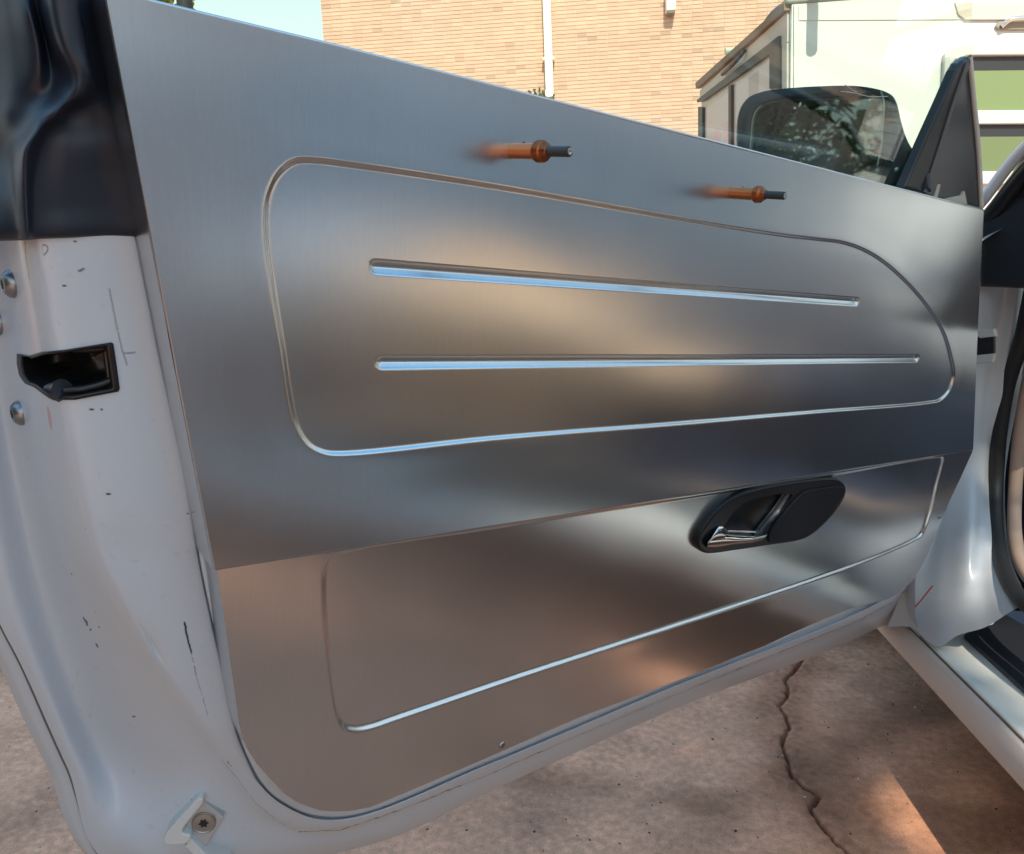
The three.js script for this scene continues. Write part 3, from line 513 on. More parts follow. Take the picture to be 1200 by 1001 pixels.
  const cc = cup.reduce((a, p) => a.add(p), new THREE.Vector2()).divideScalar(cup.length);
  const ringAt = (f, w) => cup.concat([cup[0]]).map(p => { const q = cc.clone().lerp(p, f); return low.P(q.x, q.y, w); });
  add(DOOR, 'handle_cup', gridGeo([...[0, .1, .2, .3, .4, .5, .6, .7, .8, .9, 1].map(t => ringAt(1.02 - 1.01 * Math.pow(t, 1.6), .003 - .024 * Math.sin(t * Math.PI / 2)))]), std([.010, .011, .013], .3));
  const cov = smoothLoop(hp([[606, 475], [612, 418], [700, 300], [785, 206], [822, 178], [880, 166], [1015, 150], [1040, 158], [1048, 180], [1000, 262], [955, 328], [890, 392], [820, 450], [770, 466], [690, 476]], .007), 120);
  add(DOOR, 'handle_cover', extrudeOn(low, cov, .003, .0052, .0014, [], 3), std([.009, .010, .015], .55, 0, { specularIntensity: .5 }));
  // chrome lever: rails along its length
  const lv = w => ([x, y]) => low.hit(780 + x / 5, 540 + y / 5, w);
  const top1 = [[300, 392], [365, 412], [450, 420], [530, 424], [608, 420]].map(lv(-.004)), t2 = [[285, 420], [360, 430], [450, 437], [530, 436], [604, 424]].map(lv(.004)), t3 = [[262, 468], [350, 458], [440, 462], [525, 455], [592, 438]].map(lv(.010)), t4 = [[244, 500], [330, 490], [420, 482], [515, 472], [578, 456]].map(lv(.009)), t5 = [[242, 512], [310, 512], [400, 498], [505, 484], [570, 470]].map(lv(.004)), t6 = [[250, 514], [310, 512], [400, 498], [505, 484], [570, 470]].map(lv(-.004));
  const lever = add(DOOR, 'handle_lever', loft([top1, t2, t3, t4, t5, t6], 50, 6), CHROME);
  const k1 = [[300, 390], [312, 378], [344, 377], [362, 400]].map(lv(.001)), k2 = [[272, 440], [306, 392], [338, 390], [366, 412]].map(lv(.007)), k3 = [[250, 480], [285, 440], [320, 428], [352, 436]].map(lv(.0105)), k4 = [[243, 508], [262, 488], [300, 470], [350, 462]].map(lv(.009));
  add(lever, 'lever_knuckle', loft([k1, k2, k3, k4], 30, 6), CHROME);
  add(DOOR, 'handle_rod', tube([[350, 412], [430, 413], [525, 417]].map(lv(.002)), .0012, 20, 8), CHROME);
}
// ---- black moulding at the top of the latch edge
{
  const rows = [
    [-40, [[92, -.020], [88, -.012], [60, -.014], [48, -.030], [38, -.032], [20, -.050], [0, -.06], [-30, -.09], [-80, -.12]]],
    [10, [[95, -.020], [91, -.012], [66, -.012], [52, -.026], [44, -.040], [34, -.030], [10, -.050], [-25, -.085], [-80, -.12]]],
    [50, [[101, -.022], [98, -.012], [76, -.010], [62, -.026], [54, -.042], [44, -.030], [16, -.048], [-20, -.08], [-80, -.12]]],
    [85, [[110, -.024], [104, -.010], [90, -.010], [72, -.030], [60, -.036], [46, -.032], [20, -.045], [-18, -.08], [-80, -.12]]],
    [108, [[120, -.030], [112, -.022], [92, -.010], [76, -.018], [60, -.032], [42, -.036], [18, -.046], [-18, -.08], [-80, -.12]]],
    [130, [[131, -.030], [112, -.026], [84, -.026], [66, -.012], [50, -.022], [34, -.036], [10, -.05], [-18, -.08], [-80, -.12]]],
    [150, [[140, -.031], [115, -.027], [80, -.027], [58, -.025], [44, -.013], [28, -.034], [8, -.055], [-18, -.085], [-80, -.12]]],
    [172, [[147, -.031], [118, -.026], [80, -.026], [50, -.027], [32, -.014], [20, -.030], [8, -.06], [-20, -.09], [-80, -.12]]],
    [205, [[154, -.032], [118, -.028], [80, -.027], [42, -.027], [30, -.018], [19, -.028], [10, -.05], [-18, -.07], [-80, -.10]]],
    [240, [[160, -.032], [118, -.029], [80, -.028], [40, -.027], [31, -.020], [22, -.026], [15, -.036], [-18, -.06], [-80, -.10]]],
    [274, [[166, -.033], [120, -.030], [80, -.028], [40, -.028], [33, -.022], [25, -.028], [19, -.036], [-18, -.055], [-80, -.10]]],
    [279, [[167, -.042], [120, -.040], [80, -.040], [40, -.040], [33, -.042], [25, -.046], [19, -.055], [-18, -.075], [-80, -.12]]],
  ];
  const rails = rows.map(([y, l]) => [[l[0][0] + 34, -.052], ...l].map(([x, w]) => main.hit(x, y + (x < 120 ? (120 - x) * .03 : 0), w)));
  add(DOOR, 'corner_moulding', loft(rails, 110, 8), std([.014, .021, .036], .42));
}
// ---- glass, sail, mirror
{
  const wg = -.045, gf = (x, y) => main.hit(x, y, wg);
  const c = [gf(150, -160), gf(1131, -160), gf(1137, 70), gf(1152, 262), gf(1152, 300), gf(150, 60)].map(p => main.to2(p));
  add(DOOR, 'window_glass', extrudeOn(main, [c[0], c[1], c[2], c[4], c[5]], wg, .004), GLASS);
  const dust = []; for (let i = 0; i < 150; i++) { const px = 830 + 300 * rnd(), py = 20 + 190 * rnd(); if (py > 165 + (px - 830) * .25) continue; const q = main.hit(px, py, -.0405), g = new THREE.CircleGeometry(rr(.00015, .00045), 6); g.applyMatrix4(new THREE.Matrix4().makeBasis(main.X, main.Y, main.N)); g.translate(q.x, q.y, q.z); dust.push(g); }
  add(DOOR, 'dust_specks', merge(dust), std([.6, .6, .56], .9), { kind: 'stuff' });
  const scr = [[[985, 107], [1002, 109], [1018, 113], [1040, 113]], [[990, 99], [1000, 106], [1004, 108]]].map(l => tube(l.map(p => main.hit(p[0], p[1], -.0402)), .0004, 16, 5)); scr.forEach(g => add(DOOR, 'glass_scratch', g, std([.5, .52, .5], .7)));
  // scraper strip along the belt
  add(DOOR, 'belt_strip', extrudeOn(main, [[100, 10], [400, 62], [800, 160], [1062, 224], [1062, 240], [800, 172], [400, 74], [100, 30]].map(p => main.px(p[0], p[1], -.055)), -.062, .012, .002), RUBBER);
  const tri = [[1070, 224], [1122, 74], [1133, 66], [1137, 70], [1141, 130], [1148, 200], [1149, 243]].map(p => main.px(p[0], p[1], -.03));
  add(DOOR, 'mirror_sail', extrudeOn(main, tri, -.037, .007, .002), std([.055, .055, .058], .33));
  add(DOOR, 'glass_run', extrudeOn(main, [[1059, 219], [1082, 165], [1106, 112], [1119, 82], [1128, 71], [1136, 67], [1138, 72], [1131, 90], [1113, 136], [1097, 182], [1083, 226]].map(p => main.px(p[0], p[1], -.028)), -.036, .010, .0035, [], 3), std([.012, .012, .013], .42));
  add(DOOR, 'run_lip', tube([[1083, 226], [1100, 175], [1118, 118], [1133, 74]].map(p => main.hit(p[0], p[1], -.026)), .0035, 40, 8), std([.10, .095, .085], .45));
  add(DOOR, 'sail_edge', tube([[1136, 66], [1141, 115], [1147, 180], [1150, 242]].map(p => main.hit(p[0], p[1], -.028)), .0034, 30, 8), std([.62, .60, .55], .5));
  const pb = [[1093, 232], [1098, 216], [1101, 216], [1097, 233]].map(p => main.px(p[0], p[1], -.03)); add(DOOR, 'sail_clip', extrudeOn(main, pb, -.034, .006, .001), std([.45, .40, .33], .5));
  add(DOOR, 'torn_flap', extrudeOn(main, [[1106, 234], [1118, 231], [1128, 229], [1131, 224], [1134, 240]].map(p => main.px(p[0], p[1], -.026)), -.03, .004, .001), std([.5, .44, .36], .6));
  // mirror stands outside the glass, turned a little to the driver
  const mo = main.hit(970, 160, -.14), mn = DU.clone().negate().multiplyScalar(Math.cos(26 * D2R)).addScaledVector(DW, Math.sin(26 * D2R)).normalize();
  const mf = new Frame(mo, new THREE.Vector3().crossVectors(UP, mn).normalize(), UP);
  const m5 = (list, w) => list.map(([x, y]) => mf.px(860 + x / 5, 90 + y / 5, w));
  const outer = m5([[10, 410], [14, 250], [36, 172], [80, 116], [150, 86], [240, 69], [500, 50], [700, 47], [800, 58], [885, 80], [932, 108], [955, 150], [982, 260], [1010, 350], [1048, 420], [1088, 458], [1088, 640], [1000, 660], [600, 640], [200, 560], [20, 500]], 0);
  const inner = m5([[92, 470], [98, 330], [108, 240], [128, 190], [165, 160], [250, 138], [500, 126], [760, 118], [846, 116], [868, 150], [872, 270], [862, 420], [838, 560], [500, 560], [140, 500]], 0);
  const oL = smoothLoop(outer, 160), iL = smoothLoop(inner, 160);
  const c2 = oL.reduce((a, p) => a.add(p), new THREE.Vector2()).divideScalar(oL.length);
  const rg = (L, f, w) => L.concat([L[0]]).map(p => { const q = c2.clone().lerp(p, f); return mf.P(q.x, q.y, w); });
  // align the two outlines by angle
  const ang = L => { let b = 0, m = -9; L.forEach((p, i) => { const a = -p.x; if (a > m && Math.abs(p.y - c2.y) < .02) { m = a; b = i; } }); return L.slice(b).concat(L.slice(0, b)); };
  const o2 = ang(oL), i2 = ang(iL);
  const hs = add(DOOR, 'mirror_housing', gridGeo([rg(i2, 1.0, -.012), rg(i2, 1.0, -.002), rg(i2, 1.03, .001), rg(o2, .97, .002), rg(o2, 1.0, -.006), rg(o2, .99, -.03), rg(o2, .9, -.06), rg(o2, .7, -.085), rg(o2, .35, -.098), rg(o2, .01, -.1)]), std([.016, .022, .032], .32));
  add(DOOR, 'mirror_glass', extrudeOn(mf, i2, -.011, .003), std([.55, .57, .58], .02, 1));
  add(DOOR, 'mirror_edge_painted_highlight', tube(m5([[92, 440], [100, 320], [112, 236], [134, 188], [162, 164]], 0).map(p => mf.P(p.x, p.y, -.003)), .0012, 30, 6), std([.30, .30, .28], .35));  // pale strip stands in for the highlight along the chamfer
  const ln = m5([[862, 88], [876, 130], [880, 180], [876, 270], [866, 400], [842, 520]], 0).map(p => mf.P(p.x, p.y, .0028)); add(DOOR, 'mirror_split_line', tube(ln, .0011, 40, 6), std([.34, .35, .34], .35));
  const bc = mf.px(860 + 955 / 5, 90 + 545 / 5); add(DOOR, 'mirror_pivot', lathe([[0, .004], [.002, .0035], [.0032, .0015], [.0035, 0]], mf.P(bc.x, bc.y, .001), mn, 14), std([.5, .6, .58], .3, .5));
  const ft = [[1040, 500], [1090, 480], [1150, 560], [1160, 660], [1000, 660]].map(p => mf.px(860 + p[0] / 5, 90 + p[1] / 5)); add(DOOR, 'mirror_foot', extrudeOn(mf, ft, -.05, .045, .004), std([.016, .02, .028], .35));
}

// ---- car body
{
  const xo = .585, Wd = 1.66, xR = xo + Wd;
  // rocker and sill as sweeps along the car
  const sweep = (prof, z0, z1, n = 30) => { const rows = []; for (let j = 0; j < prof.length; j++) { const r = []; for (let i = 0; i <= n; i++) r.push(V3(prof[j][0], prof[j][1], z0 + (z1 - z0) * i / n)); rows.push(r); } return gridGeo(rows); };
  const smooth2 = (p, n) => new THREE.SplineCurve(p.map(q => new THREE.Vector2(...q))).getPoints(n).map(q => [q.x, q.y]);
  const prof = (m) => [...smooth2([[.66, .175], [.615, .178], [.590, .190], [.584, .205], [.585, .225], [.590, .243], [.596, .2505]], 40)];
  const mir = p => p.map(([x, y]) => [2 * xo + Wd - x, y]);
  const ROCK = std([.72, .65, .60], .42, 0, { clearcoat: .35, clearcoatRoughness: .2 });
  add(CAR, 'rocker_panel', sweep(prof(), -1.55, .35), ROCK); add(CAR, 'rocker_panel', sweep(mir(prof()), -1.55, .35), ROCK);
  const sp = [[.5975, .246], [.5985, .2515], [.601, .2545], ...smooth2([[.606, .2555], [.63, .259], [.655, .264]], 10), [.70, .270], [.74, .272], [.755, .262], [.76, .15]];
  const sillM = std([.82, .80, .72], .42, 0, { clearcoat: .3 });
  add(CAR, 'sill', sweep(sp, -1.42, .32), sillM); add(CAR, 'sill', sweep(mir(sp), -1.42, .32), sillM);
  add(CAR, 'sill_seam', tube([V3(.5965, .2515, -1.42), V3(.5965, .2515, .3)], .0016, 30, 6), std([.16, .10, .06], .8));
  const tp = [[1130, 747], [1135, 743], [1150, 739], [1163, 735], [1170, 728], [1174, 721], [1200, 736], [1260, 775], [1260, 866], [1200, 811]].map(p => { const q = onY(p[0], p[1], .268); return new THREE.Vector2(q.x, -q.z); });
  const tg = new THREE.ExtrudeGeometry(shape2(tp), { depth: .006, bevelEnabled: true, bevelSize: .0015, bevelThickness: .0015, bevelOffset: -.0015, bevelSegments: 2 }); tg.rotateX(-Math.PI / 2); tg.translate(0, .2665, 0);
  const tread = add(CAR, 'sill_plate', merge([tg, box(.71, .270, -.35, .09, .006, 1.2, .002)]), std([.016, .018, .022], .5));
  for (let k = 0; k < 3; k++) add(tread, 'rib', tube([V3(.70 + k * .022, .2748, -1.10), V3(.70 + k * .022, .2748, .2)], .0016, 20, 6), std([.016, .018, .022], .5));
  // hinge pillar
  const X = [[.560, [[1128, 300], [1112, 450], [1100, 545], [1078, 640], [1040, 735]]], [.585, [[1140, 300], [1122, 450], [1111, 545], [1090, 648], [1066, 735]]], [.600, [[1150, 300], [1137, 450], [1124, 545], [1108, 650], [1099, 758]]], [.622, [[1165, 300], [1150, 450], [1140, 545], [1135, 655], [1122, 745]]], [.645, [[1182, 300], [1162, 450], [1152, 545], [1150, 655], [1155, 735]]], [.664, [[1200, 300], [1178, 450], [1160, 560], [1166, 655], [1186, 716]]], [.70, [[1216, 300], [1196, 450], [1178, 560], [1184, 650], [1206, 706]]]];
  const deep = y => .085 * (1 - sst(560, 735, y));
  const pil = loft(X.map(([x, l]) => l.map(p => onX(p[0], p[1], x + deep(p[1])))), 80, 8);
  const pillar = add(CAR, 'hinge_pillar', pil, PAINT_IN);
  add(pillar, 'pillar_mark', tube([[1071, 713], [1080, 703], [1087, 694], [1093, 687]].map(p => { const q = onX(p[0], p[1], .5835 + deep(p[1])); return q; }), .0013, 20, 6), std([.62, .10, .10], .6));
  add(pillar, 'hinge_striker', (() => { const fr = new Frame(onX(1157, 400, .690), V3(.55, 0, .83).normalize(), UP); const q = l => l.map(p => fr.px(p[0], p[1])); return extrudeOn(fr, q([[1148, 386], [1168, 385], [1170, 394], [1152, 396], [1148, 392]]), .001, .008, .001); })(), std([.62, .60, .54], .5));
  add(pillar, 'hinge_striker', (() => { const fr = new Frame(onX(1157, 400, .690), V3(.55, 0, .83).normalize(), UP); const q = l => l.map(p => fr.px(p[0], p[1])); return (extrudeOn(fr, q([[1146, 416], [1168, 414], [1166, 424], [1146, 426]]), .001, .006, .001)); })(), std([.62, .60, .54], .5));
  add(pillar, 'check_strap', (() => { const fr = new Frame(onX(1157, 400, .690), V3(.55, 0, .83).normalize(), UP); const q = l => l.map(p => fr.px(p[0], p[1])); return extrudeOn(fr, q([[1146, 394], [1152, 396], [1167, 394], [1167, 414], [1146, 417]]), .0005, .006, .001); })(), std([.015, .015, .017], .4));
  // rubber seal and tan trim round the door opening
  const sl = [[1212, 330], [1197, 400], [1181, 450], [1171, 510], [1167, 570], [1167, 622], [1175, 665], [1189, 693], [1215, 718], [1300, 790]].map((p, i) => onX(p[0], p[1], .672 + deep(p[1]))); sl[9].set(.765, .27, .1);
  const seal = [...sl]; add(CAR, 'door_seal', tube(seal, .0125, 140, 12), RUBBER);
  const tl = [[1224, 400], [1206, 450], [1195, 510], [1190, 570], [1189, 622], [1196, 658], [1212, 684], [1245, 715]].map(p => onX(p[0], p[1], .70 + deep(p[1]))); tl.push(V3(.785, .285, .1));
  const tlg = tube(tl, .0115, 120, 8); add(CAR, 'opening_trim', tlg, TANTRIM);
  // black trim at the dash end, above the pillar
  const df = new Frame(onX(1175, 280, .70), V3(.62, 0, .78).normalize(), UP);
  const dp = (l) => l.map(p => df.px(p[0], p[1]));
  add(CAR, 'dash_end', extrudeOn(df, dp([[1150, 252], [1160, 242], [1200, 184], [1260, 100], [1330, 120], [1330, 420], [1215, 400], [1200, 338], [1150, 336]]), -.03, .04, .010, [], 4), std([.012, .013, .017], .4));
  add(CAR, 'centre_console', box(xo + Wd / 2, .42, -1.5, .34, .38, .4, .05), DASH);
  add(CAR, 'dash_panel', box(xo + Wd / 2 + .08, .48, -1.42, Wd - .42, .26, .05, .02), DASH);
  add(CAR, 'kick_panel', box(.90, .50, -1.66, .20, .62, .05, .02), DASH);
  add(CAR, 'dashboard', merge([box(1.525, .79, -1.60, 1.35, .34, .48, .08), box(xo + .50, .93, -1.56, .40, .14, .36, .06)]), std([.90, .90, .88], .5));
  add(CAR, 'underbody', box(xo + Wd / 2, .165, -.6, Wd - .16, .02, 4.3), std([.03, .03, .03], .9));
  // floor, tunnel, seats
  add(CAR, 'floor_carpet', merge([box(xo + Wd / 2, .19, -.45, Wd - .36, .05, 2.3), box(xo + Wd / 2, .32, -.4, .22, .24, 1.9, .05)]), CARPET);
  for (const sx of [xo + .43, xR - .43]) {
    const st = add(CAR, 'seat_cushion', merge([box(sx, .33, -.42, .42, .15, .50, .06), box(sx - .22, .34, -.42, .10, .18, .48, .045), box(sx + .22, .34, -.42, .10, .18, .48, .045)]), TAN);
    const bk = merge([box(0, .30, 0, .40, .60, .13, .06), box(-.21, .28, .03, .10, .50, .15, .045), box(.21, .28, .03, .10, .50, .15, .045)]); if (sx < 1.4) { bk.scale(1.12, 1.05, 1.35); bk.rotateX(-1.57); bk.translate(sx - .01, .50, -.08); } else { bk.rotateX(.30); bk.translate(sx, .42, -.16); }
    add(CAR, 'seat_back', bk, sx < 1.4 ? TAN : GREYTRIM);
    const hr = box(0, .70, 0, .26, .17, .10, .045); if (sx < 1.4) { hr.rotateX(-1.57); hr.translate(sx, .49, -.12); } else { hr.rotateX(.30); hr.translate(sx, .42, -.16); } add(CAR, 'headrest', hr, sx < 1.4 ? TAN : GREYTRIM);
  }
  add(CAR, 'rear_seat', merge([box(xo + Wd / 2, .44, .36, 1.14, .16, .62, .05)]), GREYTRIM);
  add(CAR, 'rear_backrest', box(xo + Wd / 2, .72, .74, 1.1, .42, .14, .05), GREYTRIM);
  // quarter panels, tail, bonnet and wings from sections across the car
  const cross = (z, yb, ys, yt, hw, inset) => { const c = xo + Wd / 2; const half = [[hw - .08, yb], [hw - .01, yb + .05], [hw, (yb + ys) / 2], [hw - .01, ys - .04], [hw - .06, ys], [hw - inset, yt], [0, yt + .02]]; return half.map(([x, y]) => V3(c + x, y, z)).concat(half.slice(0, -1).reverse().map(([x, y]) => V3(c - x, y, z))); };
  const hw = Wd / 2;
  const nose = [[-1.34, .19, .93, .97, hw - .005, .14], [-1.75, .20, .90, .96, hw - .005, .2], [-2.3, .20, .84, .88, hw - .01, .25], [-2.75, .22, .74, .77, hw - .06, .3], [-2.98, .30, .60, .62, hw - .2, .4]].map(a => cross(...a));
  add(CAR, 'bonnet', loft(nose, 60, 8), PAINT);
  const tail = [[.82, .22, .98, 1.0, hw, .14], [1.2, .22, .98, 1.01, hw, .16], [1.55, .26, .95, .98, hw - .04, .2], [1.75, .36, .80, .84, hw - .16, .3]].map(a => cross(...a));
  add(CAR, 'boot', loft(tail, 60, 8), PAINT);
  for (const s of [1, -1]) {
    const c = xo + Wd / 2, q = (x, y, z) => V3(c - s * x, y, z);
    const rows = [.12, .3, .55, .84].map(z => [q(hw - .10, .20, z), q(hw - .005, .26, z), q(hw, .55, z), q(hw - .005, .88, z), q(hw - .05, .99, z), q(hw - .13, 1.0, z), q(hw - .15, .9, z), q(hw - .16, .3, z)]);
    add(CAR, 'quarter_panel', loft(rows, 50, 6), PAINT);
    add(CAR, 'latch_pillar', loft([q(hw - .02, .25, .08), q(hw - .10, .25, .03), q(hw - .16, .25, .10)].map((p, k) => [p, p.clone().setY(.55), p.clone().setY(.8), p.clone().setY(.985)]), 20, 6), PAINT_IN);
    add(CAR, 'quarter_trim', box(c - s * (hw - .19), .68, .45, .03, .56, .7, .01), GREYTRIM);
  }
  add(CAR, 'folded_top', box(xo + Wd / 2, 1.0, .92, 1.3, .14, .34, .06), std([.02, .02, .022], .9));
  // windscreen frame and pane
  const aL = [onX(1136, 252, .665), onX(1150, 237, .67), onX(1204, 170, .69), V3(.74, 1.20, -.86), V3(.79, 1.30, -.74)];
  const mx = p => V3(2 * xo + Wd - p.x, p.y, p.z), aR = aL.map(mx);
  const pill = tube(aL, .009, 60, 10), pilr = tube(aR, .009, 60, 10), head = tube([aL[4], V3(xo + Wd / 2, 1.34, -.78), aR[4]], .02, 40, 10);
  const ws = add(CAR, 'windscreen_frame', merge([pill, pilr, head]), PAINT);
  const innr = aL.map((p, i) => p.clone().add(V3(.018, -.018, .004))); add(ws, 'pillar_trim', merge([tube(innr, .014, 50, 8), tube(innr.map(mx), .014, 50, 8)]), BLACK);
  const wr = [0, .25, .5, .75, 1].map(t => { const n = aL.length; return aL.map((p, i) => { const q = p.clone().lerp(aR[i], t); q.z -= .10 * Math.sin(Math.PI * t); q.y += .02 * Math.sin(Math.PI * t); return q; }); });
  add(CAR, 'windscreen', loft(wr, 20, 4), WGLASS);
  // far door, closed
  const fx = xR; add(CAR, 'far_door', gridGeo([0, .2, .4, .6, .8, 1].map(t => Array.from({ length: 14 }, (_, i) => V3(fx - .02 + .02 * Math.sin(t * Math.PI), .26 + .72 * t, -1.32 + 1.42 * i / 13)))), PAINT);
  add(CAR, 'far_door_trim', box(fx - .09, .64, -.6, .06, .66, 1.35, .03), GREYTRIM);
  for (const [x, z] of [[xo + .10, -2.15], [xR - .10, -2.15], [xo + .10, 1.12], [xR - .10, 1.12]]) {
    const t = new THREE.TorusGeometry(.225, .085, 10, 32); t.rotateY(Math.PI / 2); t.scale(1.1, 1, 1); t.translate(x, .31, z); const w = add(CAR, 'wheel', t, TYRE);
    const r = new THREE.CylinderGeometry(.18, .18, .14, 24); r.rotateZ(Math.PI / 2); r.translate(x, .31, z); add(w, 'rim', r, RIM);
  }
}

// ------------------------------------------------------------------ copper spring fasteners
function fastener(base, tip, tw, label) {
  const B = main.hit(...base), d = DW.clone(); let L = .03; while (L < .08 && toPx(B.clone().addScaledVector(d, L))[0] < tip[0]) L += .0005;
  const o = thing('panel_fastener', label, 'fastener', B, 'copper fasteners pinning the upper door panel');
  const s = L / .062;
  const b = add(o, 'copper_body', lathe([[0, -.002], [.0052, -.002], [.0054, 0], [.0056, .001], [.0056, .0285], [.0052, .029]].map(p => [p[0], p[1] * s]), B, d), COPPER);
  add(b, 'body_slot', rod(B.clone().addScaledVector(d, .012 * s).addScaledVector(UP, .0054), B.clone().addScaledVector(d, .0125 * s).addScaledVector(UP, .0054), .0012), COPPERDARK);
  add(o, 'collar', lathe([[.0052, .0275], [.0072, .028], [.0078, .0293], [.0078, .0305], [.0068, .0318], [.0074, .0328], [.0076, .034], [.0068, .0352], [.0048, .036], [.0046, .0395], [.0036, .040]].map(p => [p[0], p[1] * s]), B, d), COPPERDARK);
  const p = add(o, 'steel_pin', lathe([[.0034, .038], [.0036, .0405], [.0036, .0608], [.0030, .0618], [0, .0618]].map(p => [p[0], p[1] * s]), B, d), PIN);
  add(p, 'pin_tip', lathe([[.0017, .0612], [.0026, .0622], [.0017, .0624], [0, .0616]].map(p => [p[0], p[1] * s]), B, d, 16), STEEL);
}
fastener([602, 177], [668, 175], .058, 'larger copper fastener with grey pin, on the panel left of the mirror');
fastener([859, 226], [920, 223], .054, 'smaller copper fastener with dark pin, on the panel under the mirror glass');

// ------------------------------------------------------------------ pole, trees, unseen buildings added for the metal to mirror
{
  const pz = -10, p0 = onZ(216.5, 5, pz);
  const pole = thing('utility_pole', 'dark upright pole beside the sunlit tree at the far left', 'pole', V3(p0.x, 0, pz));
  add(pole, 'post', rod(V3(p0.x, 0, pz), V3(p0.x, 7.4, pz), .105, .09, 16), std([.02, .02, .022], .7));
  add(pole, 'cross_arm', box(p0.x, 6.9, pz, 1.6, .1, .1, .01), std([.05, .04, .035], .8));
}
const gaps = [];                                          // openings shaped into the crown so sun reaches chosen spots
const gap = (p, r) => gaps.push([p, r]);
for (let z = -1.28; z < -.7; z += .08) gap(V3(.70, .27, z), .062); gap(V3(.55, 0, -1.08), .03); gap(V3(.19, 0, -1.44), .045); gap(V3(1.12, .5, -.40), .44); gap(V3(1.12, .5, -.78), .40); gap(V3(1.05, .5, -.02), .32); for (let x = 1.02; x < 2.2; x += .2) gap(V3(x, .80, -1.38), .22); for (let z = -.86; z < .1; z += .09) gap(V3(.65, .25, z), .12); for (const [x, y, r] of [[1095, 290, .05], [1050, 275, .06], [1000, 245, .05], [1060, 330, .04]]) gap(main.hit(x, y), r);
const LEAF = (() => { const g = new THREE.BufferGeometry(); g.setAttribute('position', new THREE.BufferAttribute(new Float32Array([0, 0, 0, .5, .12, .28, 1, 0, 0, .5, .12, -.28]), 3)); g.setAttribute('uv', new THREE.BufferAttribute(new Float32Array([0, 0, .5, 1, 1, 0, .5, 0]), 2)); g.setIndex([0, 1, 2, 0, 2, 3]); const q = g.toNonIndexed(); q.computeVertexNormals(); return q; })();
const LEAFM = new THREE.MeshPhysicalMaterial({ color: 0xffffff, roughness: 1, specularIntensity: .04, side: THREE.DoubleSide });
function tree(name, label, base, trunkH, clumps, nLeaf, leaf, tint, group, cut) {
  const o = thing(name, label, 'tree', base, group);
  const top = base.clone().add(V3(rr(-.2, .2), trunkH, rr(-.2, .2))), g = [];
  const mid = base.clone().lerp(top, .5).add(V3(rr(-.12, .12), 0, rr(-.12, .12)));
  const rT = .05 + trunkH * .035;
  g.push(rod(base.clone().setY(-.05), mid, rT * 1.3, rT, 10), rod(mid, top, rT, rT * .7, 10));
  const parts = clumps.map(c => ({ c: base.clone().add(V3(c[0], c[1], c[2])), r: V3(c[3], c[4], c[5]) }));
  const clear = (a, b) => !cut || ![0, .25, .5, .75, 1].some(f => { const p = a.clone().lerp(b, f); return gaps.some(([t, r]) => { const d = p.clone().sub(t), k = d.dot(SUN); return d.addScaledVector(SUN, -k).length() < r + .08; }); });
  for (const q of parts) { const s = top.clone().lerp(mid, rnd() * .7), k = s.clone().lerp(q.c, .55).add(V3(0, -.1, 0)); if (clear(s, k)) g.push(rod(s, k, rT * .5, rT * .3, 7)); if (clear(k, q.c)) g.push(rod(k, q.c, rT * .3, rT * .1, 7)); for (let i = 0; i < 4; i++) { const e = q.c.clone().add(V3(rr(-.8, .8) * q.r.x, rr(-.4, .8) * q.r.y, rr(-.8, .8) * q.r.z)); if (clear(k, e)) g.push(rod(k, e, rT * .16, rT * .05, 5)); } }
  add(o, 'trunk', merge(g), std([.09, .07, .055], .95));
  const vol = parts.map(q => q.r.x * q.r.y * q.r.z), tot = vol.reduce((a, b) => a + b, 0), M = [], C = [];
  const m = new THREE.Matrix4(), e = new THREE.Euler(), qn = new THREE.Quaternion();
  parts.forEach((q, pi) => {
    const n = Math.round(nLeaf * vol[pi] / tot);
    for (let i = 0; i < n; i++) {
      const u = V3(rr(-1, 1), rr(-1, 1), rr(-1, 1)); if (u.length() > 1) { i -= .5; continue; }
      const f = u.length(); u.multiplyScalar(f > .01 ? Math.pow(f, .6) / f : 1);
      const p = q.c.clone().add(V3(u.x * q.r.x, u.y * q.r.y, u.z * q.r.z)); if (p.y < .02) continue;
      if (noise.noise(p.x * 1.6, p.y * 1.6, p.z * 1.6) < -.33) continue;
      if (cut && gaps.some(([t, r]) => { const d = p.clone().sub(t), k = d.dot(SUN); return d.addScaledVector(SUN, -k).length() < r + leaf * .4; })) continue;
      e.set(rr(-.9, .9), rr(0, 6.28), rr(-.9, .9)); qn.setFromEuler(e); const s = leaf * rr(.7, 1.3);
      m.compose(p.sub(base), qn, V3(s, s, s)); M.push(m.clone()); const b = rr(.65, 1.25), y = rnd() < .12 ? 1.6 : 1; C.push(new THREE.Color(tint[0] * b * y, tint[1] * b, tint[2] * b));
    }
  });
  const im = new THREE.InstancedMesh(LEAF, LEAFM, M.length); M.forEach((x, i) => { im.setMatrixAt(i, x); im.setColorAt(i, C[i]); }); im.name = 'crown'; im.userData.kind = 'stuff'; im.castShadow = im.receiveShadow = true; o.add(im); return o;
}
